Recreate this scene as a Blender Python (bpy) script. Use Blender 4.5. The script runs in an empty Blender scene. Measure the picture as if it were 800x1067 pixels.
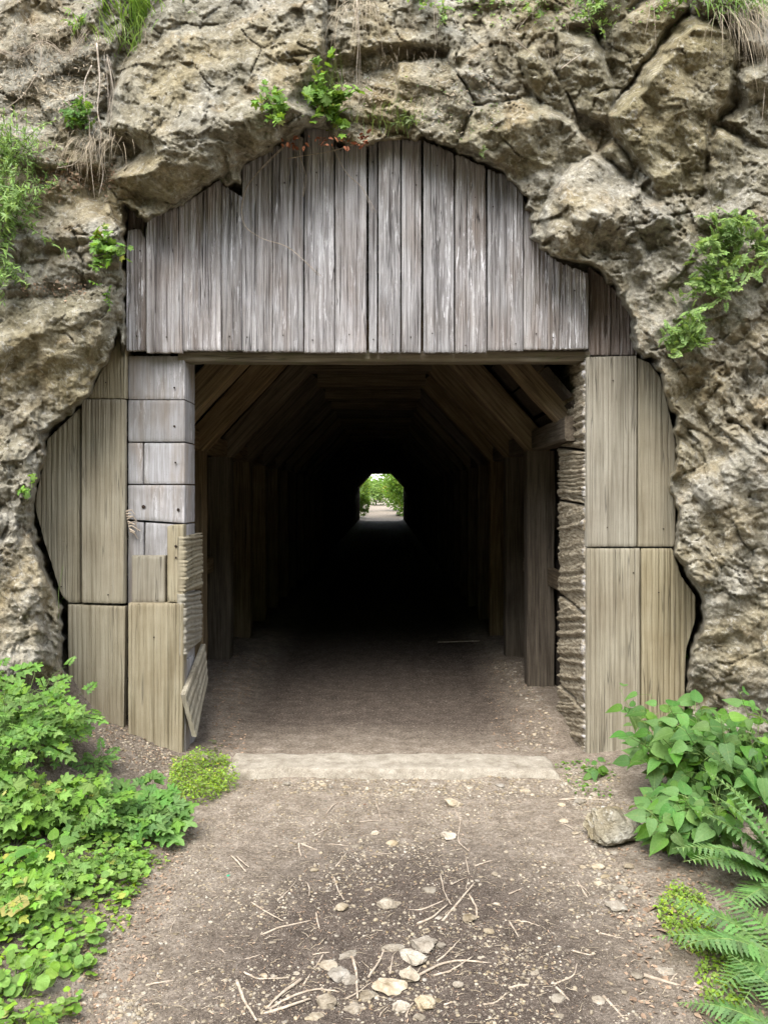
import bpy, math, random
import numpy as np
from mathutils import Vector, Matrix
PI = math.pi
random.seed(7)
RNG = np.random.default_rng(7)
scene = bpy.context.scene
COL = scene.collection
F = 800.0; CX = 400.0; HY = 514.0; CH = 1.64      # focal length (px), principal column, horizon row, eye height
YP = 4.76                                           # distance of the portal plane

def P(u, v, Y):
    return np.array([(u-CX)/F*Y, Y, CH-(v-HY)/F*Y])

# ------------------------------------------------------------------ noise
def _h(ix, iy, s):
    n = (ix.astype(np.int64)*374761393 + iy.astype(np.int64)*668265263 + s*1442695041) & 0xffffffff
    n = ((n ^ (n >> 13))*1274126177) & 0xffffffff
    n = (n ^ (n >> 16)) & 0xffffffff
    n = (n*2246822519) & 0xffffffff
    return ((n ^ (n >> 15)) & 0xffffff)/float(0xffffff)
def noise(x, y, s=0):
    x = np.asarray(x, float); y = np.asarray(y, float)
    x, y = np.broadcast_arrays(x, y)
    ix = np.floor(x); iy = np.floor(y); fx = x-ix; fy = y-iy
    def g(dx, dy):
        a = _h(ix+dx, iy+dy, s)*2*PI
        return np.cos(a)*(fx-dx)+np.sin(a)*(fy-dy)
    wx = fx*fx*fx*(fx*(fx*6-15)+10); wy = fy*fy*fy*(fy*(fy*6-15)+10)
    a = g(0, 0)*(1-wx)+g(1, 0)*wx; b = g(0, 1)*(1-wx)+g(1, 1)*wx
    return (a*(1-wy)+b*wy)*1.5
def fbm(x, y, s=0, o=4, r=.5):
    t = 0; a = 1
    for i in range(o):
        t = t+a*noise(x*2**i, y*2**i, s+i*17); a *= r
    return t
def ridged(x, y, s=0, o=4):
    t = 0; a = 1
    for i in range(o):
        t = t+a*(1-2*np.abs(noise(x*2**i, y*2**i, s+i*13))); a *= .5
    return t/1.9
def facet(x, y, s=0, slope=1.0, jump=.5):
    """piecewise planar noise: every Voronoi cell is its own tilted plane"""
    ix = np.floor(x); iy = np.floor(y)
    d1 = np.full(x.shape, 9.); d2 = np.full(x.shape, 9.); val = np.zeros(x.shape)
    for dx in (-1, 0, 1):
        for dy in (-1, 0, 1):
            cx = ix+dx; cy = iy+dy
            px = cx+.1+.8*_h(cx, cy, s+1); py = cy+.1+.8*_h(cx, cy, s+2)
            ex = x-px; ey = y-py; d = np.sqrt(ex*ex+ey*ey)
            an = _h(cx, cy, s+3)*2*PI; m = slope*(.3+.7*_h(cx, cy, s+4))
            vv = m*(np.cos(an)*ex+np.sin(an)*ey)+jump*(_h(cx, cy, s+5)-.5)
            c1 = d < d1
            d2 = np.where(c1, d1, np.minimum(d2, d)); val = np.where(c1, vv, val); d1 = np.where(c1, d, d1)
    return val, d2-d1
def smooth(a, b, x):
    t = np.clip((x-a)/(b-a), 0, 1); return t*t*(3-2*t)

# ------------------------------------------------------------------ object helpers
def mesh(name, V, Fc, mat=None, smoothf=False, mats=None, midx=None):
    me = bpy.data.meshes.new(name)
    V = np.asarray(V, np.float32)
    if isinstance(Fc, np.ndarray):
        k = Fc.shape[1]; n = len(Fc)
        me.vertices.add(len(V)); me.vertices.foreach_set('co', V.ravel())
        me.loops.add(n*k); me.loops.foreach_set('vertex_index', Fc.astype(np.int32).ravel())
        me.polygons.add(n); me.polygons.foreach_set('loop_start', np.arange(0, n*k, k, dtype=np.int32))
        me.update(calc_edges=True)
    else:
        me.from_pydata([tuple(map(float, v)) for v in V], [], [tuple(int(i) for i in f) for f in Fc]); me.update()
    if mat: me.materials.append(mat)
    if smoothf: me.polygons.foreach_set('use_smooth', np.ones(len(me.polygons), bool))
    me.validate()
    return me
def obj(name, V, Fc, mat, parent=None, smoothf=False, origin=None):
    """one mesh object; V in world space; stored about the thing's base"""
    V = np.asarray(V, float)
    o0 = np.zeros(3) if origin is None else np.array(origin, float)
    if parent is not None: o0 = np.array(parent['_o'])
    me = mesh(name, V-o0, Fc, mat, smoothf)
    o = bpy.data.objects.new(name, me); COL.objects.link(o)
    if parent is not None: o.parent = parent
    else: o.location = o0
    return o
def tag(o, label, cat, group=None):
    o['label'] = label; o['category'] = cat
    if group: o['group'] = group
    return o
def thing(name, label, cat, loc, group=None):
    o = bpy.data.objects.new(name, None); COL.objects.link(o); o.empty_display_size = .05
    o.location = [float(c) for c in loc]; o['_o'] = [float(c) for c in loc]
    return tag(o, label, cat, group)
def struct(o, kind='structure'):
    o['kind'] = kind; return o

class MB:
    def __init__(s): s.V = []; s.F3 = []; s.F4 = []; s.n = 0
    def add(s, V, F_):
        V = np.asarray(V, float)
        for f in F_:
            (s.F3 if len(f) == 3 else s.F4).append([i+s.n for i in f])
        s.V.append(V); s.n += len(V)
    def faces(s): return s.F3+s.F4
    def build(s, name, mat, parent=None, smoothf=False, origin=None):
        if not s.V: return None
        return obj(name, np.concatenate(s.V), s.faces(), mat, parent, smoothf, origin)
    def tube(s, pts, r0, r1=None, k=5):
        pts = [np.array(p, float) for p in pts]; r1 = r0 if r1 is None else r1
        n = len(pts); V = []; up = np.array([.3, .2, .93])
        for i, p in enumerate(pts):
            d = pts[min(i+1, n-1)]-pts[max(i-1, 0)]; d /= (np.linalg.norm(d)+1e-9)
            a = np.cross(d, up); 
            if np.linalg.norm(a) < .1: a = np.cross(d, [1, 0, 0])
            a /= np.linalg.norm(a); b = np.cross(d, a); r = r0+(r1-r0)*i/(n-1)
            for j in range(k):
                t = 2*PI*j/k; V.append(p+r*(math.cos(t)*a+math.sin(t)*b))
        Fc = []
        for i in range(n-1):
            for j in range(k):
                Fc.append((i*k+j, i*k+(j+1) % k, (i+1)*k+(j+1) % k, (i+1)*k+j))
        V.append(pts[0]); V.append(pts[-1])
        for j in range(k):
            Fc.append((n*k, (j+1) % k, j)); Fc.append((n*k+1, (n-1)*k+j, (n-1)*k+(j+1) % k))
        s.add(V, Fc)
def inst(template, M):
    """template (V,F list) instanced by N 4x3 affine matrices: V' = V@R + t"""
    TV, TF = template; TV = np.asarray(TV, float); n = len(M)
    R = np.array([m[0] for m in M]); T = np.array([m[1] for m in M])
    V = np.einsum('vi,nij->nvj', TV, R)+T[:, None, :]
    k = len(TV)
    F3 = np.array([f if len(f) == 3 else (f[0], f[1], f[2]) for f in TF]+[(f[0], f[2], f[3]) for f in TF if len(f) == 4])
    Fa = (F3[None]+(np.arange(n)*k)[:, None, None]).reshape(-1, 3)
    return V.reshape(-1, 3), Fa
def frame(dirv, up, roll=0, s=1.0):
    """rows: leaf x (width), leaf y (length), leaf z (normal)"""
    y = np.array(dirv, float); y /= np.linalg.norm(y)+1e-9
    x = np.cross(y, up); n = np.linalg.norm(x)
    if n < 1e-3: x = np.array([1., 0, 0]); n = 1
    x /= n; z = np.cross(x, y)
    c, q = math.cos(roll), math.sin(roll)
    x2 = c*x+q*z; z2 = -q*x+c*z
    return np.array([x2, y, z2])*s

# ------------------------------------------------------------------ node helper
class NT:
    def __init__(s, name):
        s.m = bpy.data.materials.new(name); s.m.use_nodes = True; s.t = s.m.node_tree; s.t.nodes.clear()
        s.out = s.t.nodes.new('ShaderNodeOutputMaterial')
    def n(s, typ, props=None, **inp):
        nd = s.t.nodes.new('ShaderNode'+typ)
        for k, v in (props or {}).items(): setattr(nd, k, v)
        for k, v in inp.items():
            k2 = int(k[1:]) if k[0] == '_' and k[1:].isdigit() else k.replace('_', ' ')
            s.set(nd, k2, v)
        return nd
    def set(s, nd, k, v):
        sock = nd.inputs[k]
        if isinstance(v, bpy.types.NodeSocket): s.t.links.new(v, sock)
        elif isinstance(v, bpy.types.Node): s.t.links.new(v.outputs[0], sock)
        else: sock.default_value = v
    def mapv(s, v, scale, loc=(0, 0, 0), rot=(0, 0, 0)):
        return s.n('Mapping', Vector=v, Scale=scale, Location=loc, Rotation=rot).outputs[0]
    def noise(s, v, scale, detail=6, rough=.6, dist=0, **k):
        return s.n('TexNoise', Vector=v, Scale=scale, Detail=detail, Roughness=rough, Distortion=dist).outputs[0]
    def ramp(s, f, stops):
        nd = s.n('ValToRGB', Fac=f); cr = nd.color_ramp
        while len(cr.elements) < len(stops): cr.elements.new(.5)
        for e, (p, c) in zip(cr.elements, stops):
            e.position = p; e.color = (c if len(c) == 4 else (*c, 1)) if hasattr(c, '__len__') else (c, c, c, 1)
        return nd.outputs[0]
    def mix(s, f, a, b, mode='MIX'):
        nd = s.t.nodes.new('ShaderNodeMix'); nd.data_type = 'RGBA'; nd.blend_type = mode
        for i, v in ((0, f), (6, a), (7, b)):
            if isinstance(v, tuple) and len(v) == 3: v = (*v, 1)
            s.set(nd, i, v)
        return nd.outputs[2]
    def math(s, op, a, b=0, c=0):
        return s.n('Math', {'operation': op}, _0=a, _1=b, _2=c).outputs[0]
    def rng(s, v, a, b, c=0, d=1): return s.n('MapRange', Value=v, From_Min=a, From_Max=b, To_Min=c, To_Max=d).outputs[0]
    def bump(s, h, dist, strength=1, nrm=None):
        nd = s.n('Bump', Height=h, Distance=dist, Strength=strength)
        if nrm is not None: s.set(nd, 'Normal', nrm)
        return nd.outputs[0]
    def finish(s, col, rough=.85, normal=None, spec=.25, transl=None):
        b = s.n('BsdfPrincipled', Base_Color=col, Roughness=rough); s.set(b, 'Specular IOR Level', spec)
        if normal is not None: s.set(b, 'Normal', normal)
        o = b.outputs[0]
        if transl is not None:
            tr = s.n('BsdfTranslucent', Color=transl)
            if normal is not None: s.set(tr, 'Normal', normal)
            o = s.n('MixShader', _0=.38, _1=o, _2=tr.outputs[0]).outputs[0]
        s.t.links.new(o, s.out.inputs[0]); return s.m
    def coords(s, which='Object', rnd=True):
        v = s.n('TexCoord').outputs[which]
        if rnd:
            r = s.n('ObjectInfo').outputs['Random']
            off = s.n('CombineXYZ', X=s.math('MULTIPLY', r, 37.), Y=s.math('MULTIPLY', r, 13.), Z=s.math('MULTIPLY', r, 5.)).outputs[0]
            v = s.n('VectorMath', {'operation': 'ADD'}, _0=v, _1=off).outputs[0]
        return v

def mat_wood(name, dark, mid, light, fleck=0.0, crack=.5, fine=70, bump=.004, tintvar=.15, stain=None, algae=0):
    t = NT(name); v = t.coords(); 
    a = t.noise(t.mapv(v, (1, 1, .035)), fine, 5, .65, .3)
    b = t.noise(t.mapv(v, (1, 1, .07)), 9, 4, .6, .5)
    g = t.noise(v, 3.2, 5, .6)
    f = t.math('ADD', t.math('MULTIPLY', a, .6), t.math('MULTIPLY', b, .4))
    c = t.ramp(f, [(.32, dark), (.47, mid), (.64, light)])
    c = t.mix(t.rng(g, .35, .7), c, t.mix(1, c, (.78, .74, .70), 'MULTIPLY'))
    if stain: c = t.mix(t.math('MULTIPLY', t.rng(t.noise(t.mapv(v, (1, 1, .2)), 6, 4, .6), .5, .68), .75), c, stain)
    if fleck:
        fl = t.noise(t.mapv(v, (1, 1, .12)), 38, 6, .75, .6)
        gate = t.rng(t.noise(t.mapv(v, (1, 1, .3)), 4, 3, .6), .42, .62)
        m = t.math('MULTIPLY', t.math('MULTIPLY', t.rng(fl, .54, .60), gate), fleck)
        c = t.mix(m, c, (.62, .60, .60))
    ck = t.noise(t.mapv(v, (1, 1, .022)), 26, 2, .5, .15)
    ckm = t.rng(t.math('ABSOLUTE', t.math('SUBTRACT', ck, .5)), .0, .012, 1, 0)
    ckg = t.rng(t.noise(t.mapv(v, (1, 1, .25)), 7, 2, .5), .5, .56)
    ckm = t.math('MULTIPLY', t.math('MULTIPLY', ckm, ckg), crack)
    c = t.mix(ckm, c, (.02, .017, .015))
    sp = t.rng(t.noise(v, 140, 3, .6), .63, .68)
    c = t.mix(t.math('MULTIPLY', sp, .5), c, dark)
    r = t.n('ObjectInfo').outputs['Random']
    hv = t.n('HueSaturation', Hue=.5, Saturation=t.rng(r, 0, 1, .75, 1.2), Value=t.rng(r, 0, 1, 1-tintvar, 1+tintvar), Color=c).outputs[0]
    if algae:
        hv = t.mix(t.math('MULTIPLY', t.rng(t.noise(v, 5, 6, .7), .5, .65), algae), hv, (.10, .12, .05))
    h = t.math('SUBTRACT', f, t.math('MULTIPLY', ckm, .8))
    h = t.math('ADD', h, t.math('MULTIPLY', t.noise(v, 180, 3, .6), .15))
    return t.finish(hv, .88, t.bump(h, bump), .15)

def make_materials():
    M = {}
    M['grey'] = mat_wood('weathered_grey_wood', (.10, .088, .083), (.27, .256, .252), (.43, .418, .415), fleck=.6, crack=.95, tintvar=.14, stain=(.19, .15, .125), fine=42)
    M['greyflake'] = mat_wood('weathered_flaking_wood', (.085, .07, .062), (.25, .232, .225), (.45, .438, .432), fleck=1.0, crack=1., tintvar=.12, stain=(.18, .14, .11), fine=42)
    M['brown'] = mat_wood('weathered_brown_wood', (.06, .045, .035), (.16, .13, .11), (.29, .25, .23), fleck=.35, crack=.8, tintvar=.1)
    M['tan'] = mat_wood('tan_board', (.15, .128, .086), (.245, .217, .155), (.315, .284, .212), fleck=0, crack=.6, tintvar=.06, fine=45, bump=.006)
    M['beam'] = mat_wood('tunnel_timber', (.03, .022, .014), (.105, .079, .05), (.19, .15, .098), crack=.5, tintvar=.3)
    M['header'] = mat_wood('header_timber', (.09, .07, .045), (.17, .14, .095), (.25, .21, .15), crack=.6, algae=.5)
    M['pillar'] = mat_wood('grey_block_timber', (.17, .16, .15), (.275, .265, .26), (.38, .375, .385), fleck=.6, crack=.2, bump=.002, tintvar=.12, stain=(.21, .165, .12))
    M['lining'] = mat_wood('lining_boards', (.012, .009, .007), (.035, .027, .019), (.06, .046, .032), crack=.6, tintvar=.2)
    # layered stone-like end blocks
    t = NT('layered_block'); v = t.coords(rnd=False)
    a = t.noise(t.mapv(v, (1, .12, 1)), 75, 5, .65, .3)
    c = t.ramp(a, [(.34, (.105, .08, .05)), (.5, (.255, .212, .145)), (.66, (.40, .35, .26))])
    y = t.n('SeparateXYZ', Vector=t.n('NewGeometry').outputs['Position']).outputs[1]
    m = t.rng(t.math('ADD', y, t.math('MULTIPLY', t.noise(v, 14, 5, .7), .16)), YP+.135, YP+.095)
    m = t.math('MULTIPLY', m, t.rng(t.noise(v, 18, 5, .7), .40, .6, .0, .85))
    c = t.mix(m, c, t.ramp(t.noise(v, 60, 5, .6), [(.35, (.17, .16, .155)), (.6, (.46, .45, .45))]))
    M['layer'] = t.finish(c, .9, t.bump(a, .004), .15)
    # rock
    t = NT('cliff_rock'); v = t.n('NewGeometry').outputs['Position']
    n1 = t.noise(v, 1.6, 3, .6, .4); n2 = t.noise(v, 7, 6, .68, .4); n3 = t.noise(v, 38, 4, .72)
    base = t.ramp(n2, [(.30, (.145, .11, .06)), (.44, (.24, .198, .12)), (.56, (.325, .28, .185)), (.70, (.44, .395, .29))])
    grey = t.ramp(n2, [(.32, (.145, .132, .10)), (.5, (.265, .25, .205)), (.68, (.41, .395, .345))])
    c = t.mix(t.rng(n1, .36, .56), base, grey)
    st = t.n('Attribute', {'attribute_name': 'stain'}).outputs['Fac']
    olive = t.ramp(n2, [(.3, (.105, .088, .042)), (.55, (.195, .168, .088)), (.72, (.28, .25, .15))])
    c = t.mix(t.math('MULTIPLY', st, .8), c, olive)
    och = t.math('MULTIPLY', t.rng(t.noise(v, 3.3, 5, .65, .5), .56, .68), .42)
    c = t.mix(och, c, t.mix(n3, (.23, .155, .07), (.36, .27, .15)))
    c = t.mix(t.math('MULTIPLY', t.rng(t.noise(v, 21, 4, .75, .8), .54, .64), .6), c, (.45, .435, .385))
    c = t.mix(t.math('MULTIPLY', t.rng(t.noise(v, 15, 4, .75, 1.), .43, .36), .35), c, (.11, .09, .06))
    cr_ = t.n('TexVoronoi', {'feature': 'DISTANCE_TO_EDGE'}, Vector=t.n('VectorMath', {'operation': 'ADD'}, _0=t.mapv(v, (1, 1, .7), rot=(0, .6, 0)), _1=t.n('TexNoise', Vector=v, Scale=5., Detail=5.).outputs[1]).outputs[0], Scale=3.6).outputs[0]
    crm = t.math('MULTIPLY', t.rng(cr_, .0, .010, 1, 0), t.rng(t.noise(v, 3, 2, .5), .62, .68))
    c = t.mix(t.math('MULTIPLY', crm, .45), c, (.05, .04, .03))
    c = t.mix(.34, c, t.ramp(n3, [(.38, (.22, .19, .16)), (.62, (1.42, 1.40, 1.35))]), 'MULTIPLY')
    c = t.mix(1, c, (.86, .85, .84), 'MULTIPLY')
    h = t.math('ADD', t.math('MULTIPLY', n2, 1.0), t.math('MULTIPLY', n3, .45))
    h = t.math('ADD', h, t.math('MULTIPLY', t.noise(v, 130, 4, .65), .16))
    h = t.math('SUBTRACT', h, t.math('MULTIPLY', crm, .35))
    vo = t.n('TexVoronoi', {'feature': 'F1'}, Vector=t.n('VectorMath', {'operation': 'ADD'}, _0=v, _1=t.n('TexNoise', Vector=v, Scale=9., Detail=3.).outputs[1]).outputs[0], Scale=17.).outputs[0]
    h = t.math('ADD', h, t.math('MULTIPLY', vo, .12))
    M['rock'] = t.finish(c, .92, t.bump(h, .026), .15)
    # loose stone
    t = NT('loose_stone'); v = t.coords(); r = t.n('ObjectInfo').outputs['Random']; ri = t.n('NewGeometry').outputs['Random Per Island']
    n2 = t.noise(v, 18, 6, .65); n3 = t.noise(v, 120, 4, .65)
    c = t.ramp(n2, [(.3, (.17, .132, .085)), (.5, (.32, .268, .195)), (.7, (.45, .40, .32))])
    rr = t.math('FRACT', t.math('ADD', r, t.math('MULTIPLY', ri, 3.)))
    c = t.n('HueSaturation', Hue=.5, Saturation=t.rng(rr, 0, 1, .75, 1.25), Value=t.rng(t.math('FRACT', t.math('MULTIPLY', rr, 7.3)), 0, 1, .6, 1.12), Color=c).outputs[0]
    c = t.mix(.35, c, t.ramp(n3, [(.35, (.5, .48, .45)), (.65, (1.15, 1.15, 1.15))]), 'MULTIPLY')
    M['stone'] = t.finish(c, .9, t.bump(t.math('ADD', n2, t.math('MULTIPLY', n3, .4)), .008), .15)
    # ground
    t = NT('trodden_dirt'); v = t.n('NewGeometry').outputs['Position']
    n1 = t.noise(v, 1.1, 4, .55, .3); n2 = t.noise(v, 9, 6, .7); n3 = t.noise(v, 60, 6, .7); n4 = t.noise(v, 240, 3, .6)
    dry = t.ramp(n2, [(.3, (.14, .112, .083)), (.5, (.232, .193, .148)), (.7, (.34, .292, .235))])
    damp_shade = t.ramp(n2, [(.3, (.046, .036, .028)), (.55, (.085, .067, .053)), (.75, (.135, .11, .088))])  # damp path soil, also the painted shade on the tunnel floor
    at = t.n('Attribute', {'attribute_name': 'damp_shade'}).outputs['Fac']
    c = t.mix(t.math('ADD', at, t.math('MULTIPLY', t.math('SUBTRACT', n1, .5), .5)), dry, damp_shade)
    vo = t.n('TexVoronoi', {'feature': 'F1'}, Vector=v, Scale=95., Randomness=1.); 
    peb = t.math('MULTIPLY', t.rng(vo.outputs[0], .32, .2), t.rng(n3, .43, .54))
    pc = t.ramp(t.n('SeparateColor', Color=vo.outputs[1]).outputs[0], [(0, (.16, .125, .095)), (.5, (.34, .29, .23)), (1, (.52, .46, .39))])
    c = t.mix(t.math('MULTIPLY', peb, .85), c, pc)
    vo2 = t.n('TexVoronoi', {'feature': 'F1'}, Vector=v, Scale=240., Randomness=1.)
    c = t.mix(t.math('MULTIPLY', t.rng(vo2.outputs[0], .45, .2), .55), c, t.ramp(t.n('SeparateColor', Color=vo2.outputs[1]).outputs[0], [(0, (.07, .052, .042)), (.55, (.25, .2, .16)), (1, (.50, .43, .36))]))
    c = t.mix(.6, c, t.ramp(n3, [(.36, (.38, .35, .33)), (.63, (1.4, 1.38, 1.35))]), 'MULTIPLY')
    h = t.math('ADD', t.math('MULTIPLY', n2, .5), t.math('MULTIPLY', n3, .5)); h = t.math('ADD', h, t.math('MULTIPLY', peb, .35)); h = t.math('ADD', h, t.math('MULTIPLY', n4, .12))
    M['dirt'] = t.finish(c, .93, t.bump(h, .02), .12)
    # concrete sill
    t = NT('rough_concrete'); v = t.n('NewGeometry').outputs['Position']
    n2 = t.noise(v, 12, 7, .7); n3 = t.noise(v, 150, 4, .65)
    c = t.ramp(n2, [(.3, (.19, .16, .12)), (.5, (.30, .265, .21)), (.72, (.41, .372, .305))])
    c = t.mix(.5, c, t.ramp(n3, [(.35, (.5, .48, .45)), (.65, (1.25, 1.25, 1.25))]), 'MULTIPLY')
    M['concrete'] = t.finish(c, .92, t.bump(t.math('ADD', n2, t.math('MULTIPLY', n3, .5)), .012), .12)
    # dark tunnel rock, hill
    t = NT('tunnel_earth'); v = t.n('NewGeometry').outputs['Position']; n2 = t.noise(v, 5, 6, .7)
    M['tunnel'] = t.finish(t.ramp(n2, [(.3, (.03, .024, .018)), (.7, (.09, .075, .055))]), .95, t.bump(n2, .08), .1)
    t = NT('hill_scrub'); v = t.n('NewGeometry').outputs['Position']; n2 = t.noise(v, 1.5, 8, .75)
    M['scrub'] = t.finish(t.ramp(n2, [(.3, (.03, .045, .015)), (.5, (.07, .10, .03)), (.7, (.13, .12, .07))]), .95, t.bump(n2, .4), .1)
    def leaf(name, a, b, yellow=None, rough=.62, spec=.2):
        t = NT(name); ri = t.n('NewGeometry').outputs['Random Per Island']; v = t.n('NewGeometry').outputs['Position']
        c = t.mix(t.rng(t.math('ADD', t.math('MULTIPLY', ri, .7), t.math('MULTIPLY', t.noise(v, 3.5, 3, .5), .5)), .1, 1.), a, b)
        if yellow: c = t.mix(t.rng(t.math('FRACT', t.math('MULTIPLY', ri, 17.7)), .955, .96), c, yellow)
        c = t.n('HueSaturation', Hue=t.rng(t.math('FRACT', t.math('MULTIPLY', ri, 5.3)), 0, 1, .485, .515), Saturation=t.rng(t.math('FRACT', t.math('MULTIPLY', ri, 9.1)), 0, 1, .78, 1.05), Value=t.rng(t.math('FRACT', t.math('MULTIPLY', ri, 3.7)), 0, 1, .58, 1.15), Color=c).outputs[0]
        luv = t.n('SeparateXYZ', Vector=t.n('Attribute', {'attribute_name': 'leafpos'}).outputs['Vector']); lx = t.math('ABSOLUTE', luv.outputs[0]); ly = luv.outputs[1]
        mid = t.rng(lx, .0, .022, 1, 0)
        side = t.rng(t.math('ABSOLUTE', t.math('SUBTRACT', t.math('FRACT', t.math('MULTIPLY', t.math('SUBTRACT', ly, t.math('MULTIPLY', lx, .9)), 7.)), .5)), .0, .16, 1, 0)
        vein = t.math('MAXIMUM', mid, t.math('MULTIPLY', side, .45))
        c = t.mix(t.math('MULTIPLY', vein, .25), c, t.mix(.5, b, (.42, .50, .22)))
        bk = t.n('NewGeometry').outputs['Backfacing']; c = t.mix(t.math('MULTIPLY', bk, .18), c, t.mix(.5, b, (.30, .36, .22)))
        c = t.mix(t.math('MULTIPLY', t.rng(t.noise(v, 55, 3, .7), .64, .69), .6), c, (.20, .17, .05))
        n3 = t.noise(v, 90, 3, .6); c = t.mix(.3, c, t.ramp(n3, [(.3, (.55, .6, .5)), (.7, (1.2, 1.2, 1.1))]), 'MULTIPLY')
        return t.finish(c, rough, t.bump(n3, .003), spec, transl=t.mix(.45, c, (.30, .42, .03)))
    M['leaf_mid'] = leaf('leaf_mid_green', (.055, .17, .014), (.165, .33, .03))
    M['leaf_bright'] = leaf('leaf_bright_green', (.09, .225, .016), (.225, .41, .035), (.45, .42, .06))
    M['leaf_dark'] = leaf('leaf_deep_green', (.05, .155, .018), (.12, .28, .034))
    M['leaf_lime'] = leaf('leaf_lime_green', (.16, .29, .02), (.32, .47, .04), (.50, .48, .05))
    M['leaf_nettle'] = leaf('leaf_nettle_green', (.04, .135, .02), (.15, .31, .05), rough=.5)
    M['leaf_fern'] = leaf('fern_green', (.09, .20, .05), (.19, .33, .10))
    M['leaf_pale'] = leaf('leaf_pale_green', (.15, .28, .06), (.33, .48, .13))
    M['leaf_moss'] = leaf('leaf_dusty_green', (.07, .10, .03), (.17, .22, .07))
    M['leaf_yellow'] = leaf('leaf_yellowed', (.42, .36, .05), (.55, .50, .10))
    def plain(name, a, b, sc=20, rough=.9):
        t = NT(name); v = t.coords(); n2 = t.noise(v, sc, 5, .6)
        ri = t.n('NewGeometry').outputs['Random Per Island']
        c = t.ramp(n2, [(.3, a), (.7, b)])
        c = t.n('HueSaturation', Hue=.5, Saturation=1., Value=t.rng(ri, 0, 1, .65, 1.25), Color=c).outputs[0]
        return t.finish(c, rough, t.bump(n2, .004), .15)
    M['stem'] = plain('green_stem', (.08, .13, .03), (.16, .22, .07))
    M['twig'] = plain('dry_twig', (.20, .155, .11), (.44, .37, .29), 40)
    M['root'] = plain('pale_root', (.22, .17, .12), (.48, .42, .35), 40)
    M['litter'] = plain('dead_leaf', (.14, .085, .05), (.36, .26, .18), 30)
    M['rust'] = plain('reddish_dead_leaf', (.16, .055, .03), (.30, .12, .06), 30)
    M['straw'] = plain('dry_grass', (.20, .155, .10), (.42, .355, .26), 30)
    M['iron'] = plain('rusty_iron', (.015, .011, .009), (.05, .032, .022), 60, .7)
    t = NT('green_glass'); M['glass'] = t.finish((.02, .30, .16, 1), .2, None, .6)
    t = NT('bush_trunk'); M['bark'] = t.finish((.09, .065, .045, 1), .9)
    return M
M = make_materials()

# ------------------------------------------------------------------ terrain height
GXL = [-60, -12, -6, -2.45, -1.93, -1.75, -1.3, -.95, 1.0, 1.3, 1.6, 2.0, 2.6, 6, 12, 60]
GZL = [9, 5, 2.4, .85, .50, .25, .075, 0, 0, .03, .08, .14, .32, 1.6, 5, 9]
def ground_z(x, y):
    x = np.asarray(x, float); y = np.asarray(y, float)
    bank = np.interp(x, GXL, GZL)
    w = 1-smooth(4.85, 5.1, y)+smooth(46, 50, y)
    near = .55+.45*smooth(2.2, 4.2, y)              # banks lower towards the camera
    near = np.where(y > 10, .6, near)
    z = bank*w*near
    inner = smooth(4.95, 5.4, y)*(1-smooth(45, 47, y))
    z = z+inner*(.09*smooth(.72, 1.25, x)+.07*smooth(-.95, -1.4, x))
    z = z+.010*noise(x*2.2, y*2.2, 3)+.006*noise(x*9, y*9, 4)
    z = z+smooth(47, 60, y)*np.minimum(.012*(y-47), 2)
    return z
def ray_ground(u, v, zoff=0):
    lo = None
    for Y in np.arange(1.2, 90, .02):
        p = P(u, v, Y)
        if p[2] <= float(ground_z(p[0], p[1]))+zoff: return p
    return P(u, v, 40)

def build_ground():
    xs = np.concatenate([np.linspace(-60, -8, 14), np.linspace(-7.5, -2.6, 14), np.arange(-2.5, 2.5, .0165), np.linspace(2.55, 7.5, 14), np.linspace(8, 60, 14)])
    ys = np.concatenate([np.linspace(-40, 0, 12), np.linspace(.4, 1.6, 8), np.arange(1.7, 6.6, .0165), np.arange(6.65, 11, .06), np.linspace(11.5, 60, 60), np.linspace(65, 400, 20)])
    X, Y = np.meshgrid(xs, ys); Z = ground_z(X, Y)
    fine = (np.abs(X) < 2.5) & (Y > 1.7) & (Y < 11)
    rough = np.clip(np.abs(X+.02)/1.1, .35, 1.6)
    rel = .0055*rough*ridged(X*11, Y*11, 31, 3)+.0055*rough*np.maximum(fbm(X*24, Y*24, 9, 3), -.15)
    Z = Z+np.where(fine, rel, 0)
    nx, ny = len(xs), len(ys)
    idx = np.arange(nx*ny).reshape(ny, nx)
    Fc = np.stack([idx[:-1, :-1], idx[:-1, 1:], idx[1:, 1:], idx[1:, :-1]], -1).reshape(-1, 4)
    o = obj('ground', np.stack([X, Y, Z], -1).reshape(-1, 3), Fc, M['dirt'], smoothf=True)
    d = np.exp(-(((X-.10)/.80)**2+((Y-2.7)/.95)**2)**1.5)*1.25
    d = np.maximum(d, .3*smooth(4.8, 5.0, Y)*(1-smooth(45, 46, Y))+.95*smooth(4.85, 5.8, Y)*(1-smooth(.7, 1.2, np.abs(X+.05)))*(1-smooth(45, 46, Y)))  # tunnel shade painted into the floor colour beyond the portal
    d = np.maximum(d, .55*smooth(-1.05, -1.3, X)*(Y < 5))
    a = o.data.attributes.new('damp_shade', 'FLOAT', 'POINT'); a.data.foreach_set('value', d.ravel().astype(np.float32))
    struct(o)
build_ground()

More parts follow.
